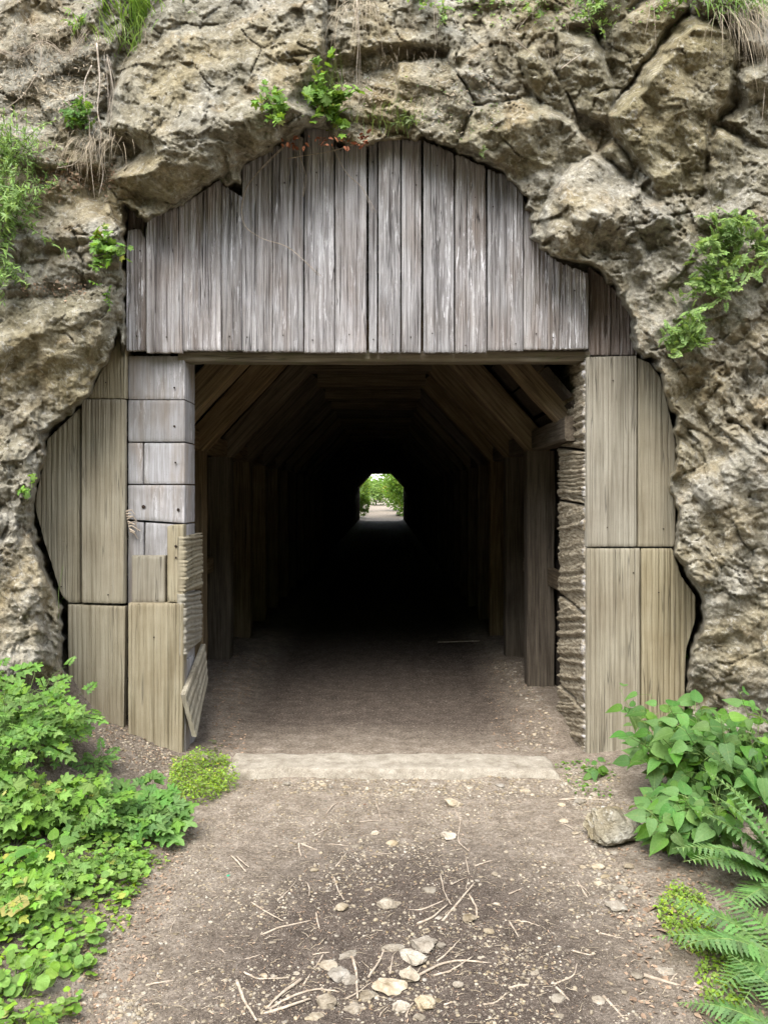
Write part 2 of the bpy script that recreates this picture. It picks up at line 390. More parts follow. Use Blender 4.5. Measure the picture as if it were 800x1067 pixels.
# ------------------------------------------------------------------ the rock face
OUTLINE = [(133, 368), (130, 318), (128, 250), (131, 212), (150, 226), (190, 212), (228, 183), (234, 188), (250, 190), (253, 170), (276, 158), (302, 143), (317, 133), (345, 131), (352, 147), (383, 148), (440, 142), (474, 154), (508, 168), (532, 180), (550, 208), (556, 246), (578, 268), (614, 272), (634, 291), (661, 330), (666, 368),
           (680, 374), (691, 390), (700, 424), (708, 464), (703, 497), (701, 510), (706, 525), (708, 553), (706, 576), (716, 600), (731, 622), (731, 643), (720, 679), (717, 720), (715, 900),
           (60, 900), (66, 700), (66, 632), (60, 622), (43, 569), (31, 527), (39, 478), (46, 453), (82, 420), (88, 412), (124, 338)]
def poly_sd(poly, u, v):
    """signed distance (px), positive inside"""
    p = np.array(poly, float); n = len(p); d = np.full(u.shape, 1e9); ins = np.zeros(u.shape, bool)
    for i in range(n):
        a = p[i]; b = p[(i+1) % n]; e = b-a
        w0 = u-a[0]; w1 = v-a[1]; t = np.clip((w0*e[0]+w1*e[1])/(e@e), 0, 1)
        d = np.minimum(d, np.hypot(w0-t*e[0], w1-t*e[1]))
        c = ((a[1] <= v) & (b[1] > v)) | ((b[1] <= v) & (a[1] > v))
        with np.errstate(divide='ignore', invalid='ignore'):
            xc = a[0]+(v-a[1])/(b[1]-a[1]+1e-12)*e[0]
        ins ^= c & (u < xc)
    return np.where(ins, d, -d)
# blocks: polygon, steepness of the flanks, stain, planes (u0, v0, P0, dP/dright, dP/dup) in metres
BLOCKS = [
 ([(112,135),(118,95),(150,40),(175,-30),(330,-60),(338,55),(318,100),(346,122),(300,142),(262,166),(228,186),(180,212),(150,205),(108,190),(148,160)], 1.6, .3,
   [(200,130,.50,.10,-.42),(230,150,.46,-.35,.9),(130,170,.48,.6,.35),(310,60,.45,-.5,-.2)]),
 ([(-90,185),(60,182),(100,195),(135,240),(128,262),(60,290),(-90,300)], 2.2, .0, [(60,240,.42,-.1,-.7),(60,262,.40,-.1,1.1)]),
 ([(-90,303),(60,300),(126,288),(131,322),(95,390),(48,440),(38,470),(0,474),(-90,462)], 1.8, .55, [(60,330,.50,-.05,-.5),(50,370,.48,-.25,.65),(100,340,.44,-.9,.2)]),
 ([(-90,462),(36,466),(34,520),(50,575),(62,615),(68,700),(-90,820)], 2.0, -.3, [(20,560,.50,-.35,-.25),(20,500,.52,-.2,-.6)]),
 ([(-90,-60),(150,-60),(120,60),(105,130),(115,180),(60,182),(-90,180)], 1.0, .1, [(60,90,.22,-.05,-.22)]),
 ([(722,16),(762,26),(772,52),(762,110),(740,128),(735,200),(690,204),(642,142),(634,122),(665,82),(700,30)], 3.0, .8, [(720,100,.46,-.12,.30),(690,60,.50,1.6,-1.0),(735,60,.52,-.5,.1)]),
 ([(578,36),(612,26),(632,60),(640,96),(632,130),(606,118),(582,84)], 2.4, .65, [(605,80,.30,.25,.35),(600,44,.33,0,-1.5)]),
 ([(628,30),(652,14),(700,-6),(712,8),(690,34),(650,88),(636,110)], 2.4, .55, [(665,50,.26,.15,.25)]),
 ([(700,-70),(860,-70),(870,60),(800,70),(770,48),(758,22),(720,12)], 2.0, .2, [(780,10,.34,-.2,-.3)]),
 ([(764,62),(800,58),(880,60),(880,150),(800,160),(770,140),(742,128),(768,112)], 2.2, .45, [(800,100,.40,-.3,.3),(790,72,.42,0,-1)]),
 ([(736,205),(745,140),(800,150),(880,150),(880,320),(800,300),(760,270),(730,250)], 1.6, .5, [(790,220,.36,.25,.15)]),
 ([(560,222),(572,196),(592,172),(622,162),(662,186),(704,214),(736,256),(712,292),(694,332),(664,302),(634,284),(610,272),(580,266),(560,244)], 2.0, .05,
   [(640,215,.48,.05,-.55),(620,240,.47,-.1,1.1),(590,210,.46,.9,-.2),(690,270,.46,-.5,.5)]),
 ([(498,112),(556,102),(600,128),(616,158),(590,172),(566,206),(550,214),(534,178),(508,164),(478,150)], 1.8, .7, [(545,140,.33,-.1,.75),(520,120,.30,.2,-.6)]),
 ([(500,-60),(578,-40),(600,20),(578,40),(590,92),(556,104),(498,108),(470,60)], 1.4, .25, [(540,50,.24,.15,-.25),(540,80,.25,-.1,.5)]),
 ([(560,-70),(700,-70),(650,10),(606,24),(580,30)], 1.8, .2, [(620,0,.22,0,-.3)]),
 ([(664,336),(694,334),(730,296),(800,296),(880,310),(880,432),(796,416),(740,452),(712,474),(706,430),(694,390),(682,374),(664,366)], 1.6, .0, [(740,360,.30,.45,-.25),(740,400,.30,.1,.5)]),
 ([(712,480),(744,452),(800,408),(880,420),(880,560),(800,600),(750,560),(716,520)], 1.8, .0, [(760,480,.42,.5,-.35),(750,530,.42,.1,.6)]),
 ([(708,500),(716,522),(752,562),(802,600),(880,640),(880,900),(790,900),(716,760),(720,690),(734,645),(734,620),(718,596),(708,572)], 1.6, .0, [(770,660,.48,.55,-.2),(740,600,.40,.3,.7)]),
 ([(600,-30),(640,-40),(650,14),(628,30),(606,24)], 2.2, .6, [(625,0,.30,.2,.4)]),
 ([(530,60),(556,48),(588,92),(600,128),(556,102)], 2.6, .6, [(570,90,.32,-.3,.5)]),
 ([(420,70),(470,62),(496,108),(476,150),(440,140),(415,110)], 2.0, .45, [(450,110,.24,.2,.35),(440,80,.22,0,-.7)]),
 ([(735,205),(742,132),(768,140),(790,170),(780,230),(750,250)], 2.4, .7, [(755,190,.40,-.3,.25)]),
 ([(640,146),(690,206),(730,206),(736,246),(700,212),(662,184),(628,160)], 2.0, .5, [(690,200,.34,.1,.5)]),
 ([(0,474),(38,470),(48,440),(95,392),(60,470),(36,500)], 2.4, .5, [(45,470,.36,-.3,.6)]),
 ([(340,60),(400,40),(470,60),(500,110),(478,146),(420,138),(350,120)], .8, .15, [(420,110,.12,.0,-.45)]),
 ([(330,-60),(500,-60),(480,50),(400,46),(345,60)], .9, .2, [(410,0,.05,.0,-.35)]),
]
US = np.concatenate([np.linspace(-1300, -120, 34), np.linspace(-105, -14, 18), np.arange(-9, 810, 1.45), np.linspace(814, 905, 18), np.linspace(925, 2100, 34)])
VS = np.concatenate([np.linspace(-800, -120, 26), np.linspace(-108, -12, 18), np.arange(-8, 800, 1.45), np.linspace(804, 900, 14)])
def build_cliff():
    U, V = np.meshgrid(US, VS)
    X = (U-CX)*YP/F; Z = CH-(V-HY)*YP/F
    # warp the outlines so that no block edge is a ruled line
    Uw = U+4*fbm(X*1.6, Z*1.6, 50, 3); Vw = V+4*fbm(X*1.6, Z*1.6, 60, 3)
    Uw = Uw+2.0*noise(X*16, Z*16, 51); Vw = Vw+2.0*noise(X*16, Z*16, 61)
    base = .27+.07*fbm(X*1.1, Z*1.1, 1, 4)-.16*np.clip(Z-3.2, 0, 20)+.10*smooth(1.2, 2.5, np.abs(X))+.12*np.clip(np.abs(X)-3.0, 0, 9)
    Pf = base; st = .25+0*U
    for bi, (poly, k, stain, planes) in enumerate(BLOCKS):
        sd = poly_sd(poly, Uw, Vw)*YP/F
        pb = 2.4*k*(sd+.03)+.10
        # each side plane bends: chamfer
        pb = np.minimum(pb, .25+1.0*k*sd)
        for (u0, v0, p0, gx, gz) in planes:
            gz_ = gz*.62 if gz > 0 else gz*.9
            pb = np.minimum(pb, .08+p0*.72+gx*.8*(Uw-u0)*YP/F+gz_*(v0-Vw)*YP/F)
        q = pb > Pf
        st = np.where(q & (sd > 0), stain, st); Pf = np.maximum(Pf, np.where(sd > -.08, pb, -9))
    # broken facets at several sizes, tilted strata
    a = .75; c_, s_ = math.cos(a), math.sin(a)
    wx = X+.10*fbm(X*1.7, Z*1.7, 70, 3); wz = Z+.10*fbm(X*1.7, Z*1.7, 80, 3)
    right = smooth(1.4, 1.9, X)
    Rx = (wx*c_-wz*s_); Rz = (wx*s_+wz*c_)
    f1, e1 = facet(Rx*2.3, Rz*3.4, 5, .55, .5)
    f2, e2 = facet((wx*.9+wz*.35)*6.0+.3*f1, (wz*.9-wx*.35)*8.5, 25, .8, .55)
    f3, e3 = facet(Rx*16, Rz*24, 45, .9, .5)
    f4, e4 = facet(Rx*42+.4*f3, Rz*52, 65, .9, .5)
    amp = .75+.5*np.clip(fbm(X*1.3, Z*1.3, 90, 3), -.8, .8)
    amp = amp*(1+.35*right)
    rg = np.clip(1.2-.95*st, .3, 1.3)
    amp = rg*np.clip(.35+1.1*smooth(-.5, .6, fbm(X*1.5, Z*1.5, 90, 3)), .35, 1.5)*(1+.3*right)
    Pf = Pf+.030*f1*(.5+.5*rg)+.046*f2*(.25+.75*amp)+.020*f3*amp+.0085*f4*amp
    tri = lambda q: np.abs(q-np.floor(q)-.5)-.25
    bl = .5+.5*noise(X*.9, Z*.9, 120)
    lw = .55*fbm(X*1.1, Z*1.1, 121, 3)
    Pf = Pf+.115*tri((X*.80+Z*.60)*2.3+lw)+.075*tri((X*.45-Z*.90)*3.6+1.2*lw+.25*f1)+.045*tri((X*.97+Z*.20)*6.1+lw+.3*f1)+.022*tri((X*.3+Z*.95)*10.5+1.5*lw+.5*f2)
    nn = (wx*math.sin(.85)+wz*math.cos(.85)); sw = nn*7.5+.5*noise(X*3, Z*3, 91); fr = sw-np.floor(sw)
    strm = smooth(1.75, 1.95, X+.15*noise(X*3, Z*3, 92))*smooth(2.45, 2.2, Z)
    Pf = Pf+strm*(.055*(np.where(fr > .22, 1-fr, fr*3.5)-.5)*(.5+noise(X*1.7, Z*1.7, 93)))
    Pf = Pf-.03*np.exp(-(e1/.02)**2)*smooth(.15, .35, noise(X*2, Z*2, 7))-.010*np.exp(-(e2/.04)**2)*smooth(.1, .3, noise(X*4, Z*4, 8))
    Pf = Pf+.014*ridged(X*9, Z*9, 11, 5)*amp+.007*fbm(X*45, Z*45, 12, 3)
    # behind the portal the rock falls back
    so = poly_sd(OUTLINE, U+2.6*noise(X*20, Z*20, 41)+2.2*noise(X*14, Z*14, 33)+2.2*noise(X*5, Z*5, 36), V+2.6*noise(X*20, Z*20, 42)+2.2*noise(X*14, Z*14, 34))*YP/F
    bias = (3.5+3.5*noise(X*4.5, Z*4.5, 39))*smooth(-60, 40, 330-V+.6*(U-400)*(U > 640))
    bias = np.where((U > 640) & (V > 330), (4.5+5*noise(X*5, Z*5, 38))*(1-.6*smooth(570, 620, V)), bias)
    bias = np.where((U < 130) & (V > 330) & (V < 540), 4.5+5*noise(X*5, Z*5, 37), bias)
    so = so-np.clip(bias, -1, 9)*YP/F
    Pf = np.where(so > -.25, np.minimum(Pf, -.05+11*np.maximum(-so, 0)+np.maximum(-so-.01, 0)*4), Pf)
    Pf = np.where(so > 0, np.maximum(-.34, -.05-9*so), Pf)
    Pf = np.where(V < -100, Pf-.0006*(-100-V), Pf)
    Y = YP-Pf
    VV = np.stack([(U-CX)/F*Y, Y, CH-(V-HY)/F*Y], -1)
    ny, nx = U.shape; idx = np.arange(nx*ny).reshape(ny, nx)
    Fc = np.stack([idx[:-1, :-1], idx[1:, :-1], idx[1:, 1:], idx[:-1, 1:]], -1).reshape(-1, 4)
    uc = U.ravel()[Fc].mean(1); vc = V.ravel()[Fc].mean(1)
    keep = ~((uc > 178) & (uc < 632) & (vc > 330))
    Fc = Fc[keep]
    o = obj('rock_face', VV.reshape(-1, 3), Fc, M['rock'])
    s = np.clip(st+.25*fbm(X*3, Z*3, 99, 3), 0, 1)
    at = o.data.attributes.new('stain', 'FLOAT', 'POINT'); at.data.foreach_set('value', s.ravel().astype(np.float32))
    struct(o)
    return Y
CY = build_cliff()
def cliff(u, v, off=0.0):
    i = min(max(np.searchsorted(VS, v), 0), len(VS)-1); j = min(max(np.searchsorted(US, u), 0), len(US)-1)
    return P(u, v, CY[i, j]-off)

# ------------------------------------------------------------------ hill, far side, tunnel shell
def build_shell():
    # earth tube round the lining, open at both ends
    prof = [(-2.15, -.6), (-2.15, 2.25), (-1.1, 3.25), (.85, 3.25), (1.85, 2.25), (1.85, -.6)]
    ys = np.concatenate([[4.98], np.linspace(5.4, 45.6, 60)]); V = []; Fc = []; n = 40
    pr = np.array(prof); seg = np.linspace(0, len(pr)-1, n); px = np.interp(seg, range(len(pr)), pr[:, 0]); pz = np.interp(seg, range(len(pr)), pr[:, 1])
    for j, y in enumerate(ys):
        for i in range(n):
            w = 0 if j == 0 else .06*float(noise(i*.7, y*1.3, 5))
            V.append((px[i]+w, y, pz[i]+w))
    for j in range(len(ys)-1):
        for i in range(n-1):
            a = j*n+i; Fc.append((a, a+1, a+n+1, a+n))
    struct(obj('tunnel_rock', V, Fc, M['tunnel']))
    # hill mass over the tunnel: top and far face with the exit opening
    top = float(CH+(HY+800)/F*7.5)
    xs = np.linspace(-14, 14, 30); V = []; Fc = []
    ys = np.concatenate([[7.6], np.linspace(8.5, 45.0, 24), [45.6]]); prof_z = lambda x, y: top+.8*float(noise(x*.3, y*.3, 6))+min(y-6, 8)*.3-abs(x)*.12-(2.5*smooth(38, 45.6, y))
    for y in ys:
        for x in xs: V.append((x, y, float(prof_z(x, y))))
    nx = len(xs)
    for j in range(len(ys)-1):
        for i in range(nx-1):
            a = j*nx+i; Fc.append((a, a+1, a+nx+1, a+nx))
    # far face
    base = len(V); zs = np.linspace(1, 0, 14)
    for k, q in enumerate(zs):
        for x in xs:
            zt = float(prof_z(x, 45.6)); V.append((x, 45.6+(1-q)*.15+.15*float(noise(x, q*5, 9)), zt*q-.6*(1-q)))
    for k in range(len(zs)-1):
        for i in range(nx-1):
            a = base+k*nx+i; c = [V[a], V[a+1], V[a+nx+1], V[a+nx]]
            mx = sum(p[0] for p in c)/4; mz = sum(p[2] for p in c)/4
            if -2.2 < mx < 1.9 and mz < 3.3: continue
            Fc.append((a, a+1, a+nx+1, a+nx))
    struct(obj('hill', V, Fc, M['scrub'], smoothf=True))
    # unseen slope added behind the viewer to block low skylight into the tunnel
    xs = np.linspace(-30, 30, 50); ys = np.linspace(-4.0, -26, 24); V = []; Fc = []
    for y in ys:
        for x in xs:
            V.append((x, y+.6*float(noise(x*.4, y*.4, 2)), max(-.3, (-4.0-y)*.85)+float(fbm(x*.5, y*.5, 3, 4))*.8*min(1, (-4-y)/3)))
    nx = len(xs)
    for j in range(len(ys)-1):
        for i in range(nx-1):
            a = j*nx+i; Fc.append((a, a+1, a+nx+1, a+nx))
    struct(obj('sky_block_slope', V, Fc, M['scrub'], smoothf=True))
build_shell()

# ------------------------------------------------------------------ boards
def board(name, poly, Yf, thick, mat, parent=None, seed=0, amp=.004, groove=0, gamp=.003, step=.0034, rag=.004, cup=.0, ragt=0, tilt=0, label=None, fine=1., hz=0, smoothf=True, nails=0):
    """a plank: outline given by portal-plane coordinates, real thickness, relief running with the grain"""
    W = np.array([P(u, v, Yf) for u, v in poly]); x = W[:, 0]; z = W[:, 2]
    x0, x1 = x.min()+.0008, x.max()-.0008
    nc = max(8, int((x1-x0)/step)); xs = np.linspace(x0, x1, nc)
    lo = np.zeros(nc); hi = np.zeros(nc)
    for i, xc in enumerate(xs):
        zz = []
        for k in range(len(x)):
            a, b = k, (k+1) % len(x)
            if (x[a]-xc)*(x[b]-xc) <= 0 and abs(x[a]-x[b]) > 1e-9:
                zz.append(z[a]+(xc-x[a])/(x[b]-x[a])*(z[b]-z[a]))
        lo[i] = min(zz); hi[i] = max(zz)
    lo = lo+rag*noise(xs*55, seed*3.1, seed+3)+rag*.5*noise(xs*160, seed, 4)
    hi = hi+max(ragt, rag*.4)*noise(xs*60, seed*1.7, seed+5)+ragt*.6*noise(xs*190, seed*1.7, seed+6)
    L = (hi-lo).max(); nr = max(8, int(L/.012)); t = np.linspace(0, 1, nr)
    Xg = np.repeat(xs[None], nr, 0); Zg = lo[None]+(hi-lo)[None]*t[:, None]
    h = amp*1.2*fbm(Xg*55*fine, Zg*1.1+seed, seed, 3)+amp*.6*noise(Xg*150*fine, Zg*4, seed+1)
    if groove: 
        ph = (Xg-x0)*groove+.35*noise(Xg*5, Zg*.8, seed+9)
        h = h-gamp*np.clip(np.cos(ph*2*PI)*1.8-.5, 0, 1)*(.45+.9*_h(np.floor(ph+.5), np.floor(ph+.5)*0+seed, 2))
    # long checks (splits)
    for k in range(3 if amp > .003 else 0):
        cx = x0+(x1-x0)*random.uniform(.15, .85); c = cx+.006*noise(Zg*1.5, seed+k, 8)
        z0 = random.uniform(0, .7); ln = random.uniform(.25, .6)
        h = h-.012*np.exp(-((Xg-c)/.0035)**2)*smooth(z0, z0+.1, t[:, None])*(1-smooth(z0+ln, z0+ln+.1, t[:, None]))
    if hz: h = h+hz*fbm(Xg*7, Zg*7, seed+21, 4)
    ex = np.minimum(Xg-x0, x1-Xg); ez = np.minimum(Zg-lo[None], hi[None]-Zg)
    h = h-.007*np.exp(-(ex/.004)**2)-.004*np.exp(-(ez/.004)**2)
    h = h+cup*(((Xg-(x0+x1)/2)/(x1-x0))**2)*4+tilt*(Xg-(x0+x1)/2)/(x1-x0)
    # ragged side edges
    side = .0025*noise(Zg*14, seed*.7, seed+12)
    Xs = Xg+np.where(np.abs(Xg-x0) < 1e-6, np.abs(side), 0)-np.where(np.abs(Xg-x1) < 1e-6, np.abs(side), 0)
    V = [np.stack([Xs, Yf-h, Zg], -1).reshape(-1, 3), np.stack([Xs, np.full_like(Xg, Yf+thick), Zg], -1).reshape(-1, 3)]
    idx = np.arange(nc*nr).reshape(nr, nc); N = nc*nr
    Fs = [np.stack([idx[:-1, :-1], idx[:-1, 1:], idx[1:, 1:], idx[1:, :-1]], -1).reshape(-1, 4),
          np.stack([idx[:-1, :-1], idx[1:, :-1], idx[1:, 1:], idx[:-1, 1:]], -1).reshape(-1, 4)+N]
    ring = np.concatenate([idx[0, :], idx[1:, -1], idx[-1, -2::-1], idx[-2:0:-1, 0]]); r2 = np.roll(ring, -1)
    Fs.append(np.stack([ring, ring+N, r2+N, r2], -1))
    o = obj(name, np.concatenate(V), np.concatenate(Fs), mat, parent, smoothf)
    try: o.data.set_sharp_from_angle(angle=math.radians(50))
    except Exception: pass
    if label: o['label'] = label
    if nails:
        mb = MB()
        for k in range(nails):
            c = P(random.uniform(min(p[0] for p in poly)+3, max(p[0] for p in poly)-3), random.choice([random.uniform(6, 16), random.uniform(-16, -6)]) , Yf)
            vt = min(p[1] for p in poly); vb = max(p[1] for p in poly)
            v_ = vb-random.uniform(6, 20) if k % 2 == 0 else vt+random.uniform(22, 50)
            c = P(random.uniform(min(p[0] for p in poly)+4, max(p[0] for p in poly)-4), v_, Yf-.001)
            m2 = MB(); m2.tube([c-[0, .0045, 0], c+[0, .003, 0]], .0042, .0042, 8); n_ = m2.build('nail', M['iron'], None); n_.parent = o
            if parent is not None: n_.data.transform(Matrix.Translation(-Vector(parent['_o'])))
    return o
def bolt(u, v, Y, r, parent, name='bolt_hole'):
    c = P(u, v, Y); mb = MB(); mb.tube([c+[0, -.004, 0], c+[0, .004, 0]], r, r*.85, 12); return mb.build(name, M['iron'], parent, True)

GY = 4.715
g = thing('board_gable', 'arched gable of weathered grey vertical planks above the tunnel opening', 'wooden gable', P(400, 368, GY))
GP = [  # polygon, material, depth offset
 ([(132,365),(132,252),(134,240),(146,238),(152,250),(152,365)], 'greyflake', .0),
 ([(135,262),(133,214),(149,224),(151,262)], 'brown', .035),
 ([(152,367),(152,238),(156,228),(190,213),(190,367)], 'grey', -.006),
 ([(190,365),(190,213),(231,186),(231,365)], 'grey', .010),
 ([(231,365),(231,192),(236,195),(252,205),(252,365)], 'greyflake', -.004),
 ([(252,366),(252,172),(270,163),(284,154),(284,366)], 'grey', .004),
 ([(284,366),(284,154),(303,143),(316,143),(316,366)], 'grey', -.003),
 ([(317,367),(317,133),(345,131),(348,146),(349,367)], 'grey', .006),
 ([(349,367),(349,150),(355,158),(362,148),(382,148),(382,367)], 'grey', -.004),
 ([(384,367),(384,147),(393,146),(393,367)], 'grey', .008),
 ([(394,367),(394,145),(417,145),(417,367)], 'grey', -.003),
 ([(418,367),(418,145),(439,147),(439,367)], 'grey', .006),
 ([(441,367),(441,146),(458,153),(473,160),(473,367)], 'grey', -.002),
 ([(474,367),(474,160),(506,174),(507,367)], 'greyflake', .004),
 ([(508,365),(508,176),(530,184),(545,205),(545,365)], 'grey', -.005),
 ([(545,364),(545,205),(552,222),(554,245),(570,264),(570,364)], 'greyflake', .003),
 ([(570,364),(570,264),(580,272),(613,285),(613,363)], 'greyflake', -.004),
 ([(613,370),(613,277),(632,292),(636,298),(636,370)], 'brown', .055),
 ([(636,370),(636,298),(650,312),(662,334),(664,370)], 'brown', .062),
]
for i, (pl, m, dy) in enumerate(GP):
    cx = sum(p[0] for p in pl)/len(pl)
    pl = [(cx+(u-cx)*1.0, v) for u, v in pl]
    board('plank', pl, GY+dy*1.5+random.uniform(-.005, .005), .04, M[m], g, seed=i*11+3, amp=.0075, rag=.004, ragt=.008 if i > 3 else .004, tilt=random.uniform(-.006, .006), cup=random.uniform(-.003, .005), nails=2 if pl[0][1] < 369 else 0)
hb = obj('x', [(0, 0, 0)], [], None); bpy.data.objects.remove(hb)

def beam(name, a, b, w, d, mat, parent=None, seed=0, roll=0.0, up=(0, 1, 0), k=12, label=None, origin=None):
    """squared timber from a to b (its own z axis runs with the grain), w across, d along `up`"""
    a = np.array(a, float); b = np.array(b, float); L = np.linalg.norm(b-a); z = (b-a)/L
    y = np.array(up, float); y -= z*(y@z); y /= np.linalg.norm(y); x = np.cross(y, z)
    ch = .012; hw, hd = w/2, d/2
    cs = [(-hw+ch, -hd), (0, -hd), (hw-ch, -hd), (hw, -hd+ch), (hw, 0), (hw, hd-ch), (hw-ch, hd), (0, hd), (-hw+ch, hd), (-hw, hd-ch), (-hw, 0), (-hw, -hd+ch)]
    n = max(6, int(L/.12)); V = []; Fc = []; m = len(cs)
    for j in range(n+1):
        t = j/n*L
        for i, (p, q) in enumerate(cs):
            w_ = .005*float(noise(t*3, i*.8+seed, 3))
            V.append((p+w_*np.sign(p), q+w_*np.sign(q), t))
    for j in range(n):
        for i in range(m): Fc.append((j*m+i, j*m+(i+1) % m, (j+1)*m+(i+1) % m, (j+1)*m+i))
    Fc.append(tuple(range(m))[::-1]); Fc.append(tuple(n*m+i for i in range(m)))
    me = mesh(name, V, [tuple(f) for f in Fc], mat, False)
    o = bpy.data.objects.new(name, me); COL.objects.link(o)
    R = Matrix(((x[0], y[0], z[0], a[0]), (x[1], y[1], z[1], a[1]), (x[2], y[2], z[2], a[2]), (0, 0, 0, 1)))
    if parent is not None:
        o0 = parent['_o']; R.translation = Vector([a[0]-o0[0], a[1]-o0[1], a[2]-o0[2]]); o.parent = parent
    o.matrix_basis = R
    if label: o['label'] = label
    return o
h = beam('header_beam', P(189, 373, 4.86), P(611, 372.5, 4.86), .066, .15, M['header'], seed=4)
tag(h, 'long horizontal brownish timber under the bottom edge of the grey gable planks', 'beam')

# left stack of squared grey blocks
lp = thing('block_pillar', 'pillar of squared grey whitish blocks on the left side of the opening', 'pillar', P(165, 780, 4.8))
for i, pl in enumerate([[(133,371),(193,371),(193,416),(133,416)], [(133,417),(193,417),(193,460),(133,460)], [(133,461.5),(149,461.5),(149,504),(133,504)], [(150,461.5),(193,461.5),(193,504),(150,504)],
                        [(133,505.5),(193,505.5),(193,545),(133,541)], [(133,543),(150,544.5),(150,800),(133,800)], [(151,544.5),(193,547),(193,800),(151,800)]]):
    board('block', pl, 4.79+random.uniform(-.004, .004), .25, M['pillar'], lp, seed=200+i, amp=.0012, rag=.001, hz=.003, fine=.5)
for u, v, r in ((182, 404, .006), (182, 444, .006), (183, 482, .006), (150, 528, .012), (186, 531, .009)):
    bolt(u, v, 4.784, r, lp)
# wedge of torn bark by the pillar
mb = MB()
for k in range(9):
    a = P(131+k*.6, 533+k*2.6, 4.76); mb.tube([a, a+[random.uniform(.02, .055), -.012, random.uniform(-.02, .02)], a+[random.uniform(.03, .075), -.005, random.uniform(-.05, .01)]], .006, .0015, 5)
tag(mb.build('splinter', M['twig'], None), 'splintered brown wood sticking out between tan board and grey blocks', 'splinter')

# tan boards, left wall
lw = thing('board_wall', 'left wall of tan grooved boards beside the grey block pillar', 'wooden wall', P(110, 760, 4.74))
TY = 4.735
for i, (pl, dy, gr) in enumerate([
   ([(92,415),(129,337),(131,338),(131,415)], .0, 0),
   ([(84.5,416),(130,416),(130,629),(84.5,628)], -.004, 34),
   ([(83.5,425),(50,457),(44,490),(36,526),(47,567),(64,620),(72,628),(83.5,628)], .012, 30),
   ([(70,630),(131,632),(129,764),(128,790),(85,790),(73,730),(71,690)], .0, 36)]):
    board('board', pl, TY+dy, .05, M['tan'], lw, seed=300+i, nails=1, amp=.0022, groove=gr, gamp=.0038, rag=.002)
board('board', [(133,629),(192,629),(190,800),(133,800)], 4.685, .075, M['tan'], lw, seed=311, nails=3, amp=.002, groove=44, gamp=.0045, rag=.002)
board('board', [(137,579),(172.5,579),(172.5,627.5),(137,627.5)], 4.735, .05, M['tan'], lw, seed=312, amp=.0012, rag=.002)
board('board', [(174,549),(178,547),(191.5,546.5),(191.5,627.5),(174,627.5)], 4.70, .07, M['tan'], lw, seed=313, amp=.0012, rag=.003)
bolt(183.5, 569, 4.698, .008, lw); bolt(183.5, 581, 4.698, .006, lw)

rw = thing('board_wall', 'right wall of tall tan boards meeting the rock on the right of the opening', 'wooden wall', P(665, 770, 4.74))
for i, (pl, dy, gr) in enumerate([
   ([(611,372),(663.5,370.5),(663.5,569.5),(611,569.5)], -.003, 30),
   ([(664.5,373),(676,378),(687,392),(696,425),(704,464),(699,497),(697,510),(702,525),(704,553),(702,569.5),(664.5,569.5)], .004, 0),
   ([(611,571.5),(667,571.5),(667,800),(611,800)], -.002, 34),
   ([(668,571.5),(700,571.5),(710,601),(725,622),(725,643),(714,679),(713,718),(712,800),(668,800)], .004, 28)]):
    board('board', pl, TY+dy, .06, M['tan'], rw, seed=320+i, nails=2, amp=.0022, groove=gr, gamp=.0038, rag=.0015)

# ---- layered blocks lining the jambs (faces look across the opening)
def jamb_block(parent, xin, side, ya, yb, za0, za1, zb0, zb1, seed, layers, slope, mat, back=.09, rough=.018, name='block', wav=.02):
    """ya front, yb rear; z range at the front and at the rear; side = +1: body lies at larger x"""
    ny, nz = 46, 60
    s = np.linspace(0, 1, ny); t = np.linspace(0, 1, nz); S, T = np.meshgrid(s, t)
    yb_ = yb+wav*fbm(T*3, T*0+seed, seed, 3)
    Y = ya+(yb_-ya)*S
    Z0 = za0+(zb0-za0)*S; Z1 = za1+(zb1-za1)*S; Z = Z0+(Z1-Z0)*T
    ph = (Z+slope*(Y-ya)+.012*noise(Y*3, Z*7, seed+1)+.010*noise(Y*1.2, Z*24, seed+8))*layers
    cell = np.floor(ph); fr = ph-cell
    step = _h(cell, cell*0+seed, 3)
    hgt = rough*(step-.5)*1.4+.45*rough*(fr-.5)+.004*fbm(Y*30, Z*60, seed+2, 3)
    hgt = hgt-.014*(.3+.9*_h(cell, cell*0+seed, 9))*np.exp(-(np.minimum(fr, 1-fr)/.12)**2)
    e = np.minimum(np.minimum(S, 1-S)*(yb-ya), np.minimum(T, 1-T)*np.abs(Z1-Z0)); hgt = hgt-.014*np.exp(-(e/.008)**2)
    hgt = hgt+.012*np.exp(-((S)/.10)**2)*(.4+noise(Z*30, Y*8, seed+7))
    X = xin-side*hgt
    V1 = np.stack([X, Y, Z], -1).reshape(-1, 3); V2 = np.stack([np.full_like(X, xin+side*back), Y, Z], -1).reshape(-1, 3)
    idx = np.arange(ny*nz).reshape(nz, ny); N = ny*nz
    q = np.stack([idx[:-1, :-1], idx[:-1, 1:], idx[1:, 1:], idx[1:, :-1]], -1).reshape(-1, 4)
    ring = np.concatenate([idx[0, :], idx[1:, -1], idx[-1, -2::-1], idx[-2:0:-1, 0]]); r2 = np.roll(ring, -1)
    Fa = np.concatenate([q, q[:, ::-1]+N, np.stack([ring, ring+N, r2+N, r2], -1)])
    if side > 0: Fa = Fa[:, ::-1]
    return obj(name, np.concatenate([V1, V2]), Fa, mat, parent, False)
rp = thing('layered_pillar', 'pillar of rough layered blocks with white crusted edge right of the opening', 'pillar', P(600, 790, 4.9))
XR = 1.243
zz = lambda v, Y: CH-(v-HY)/F*Y
joints = [(374, 379), (470, 466), (526, 521), (640, 620), (741, 712), (800, 765)]
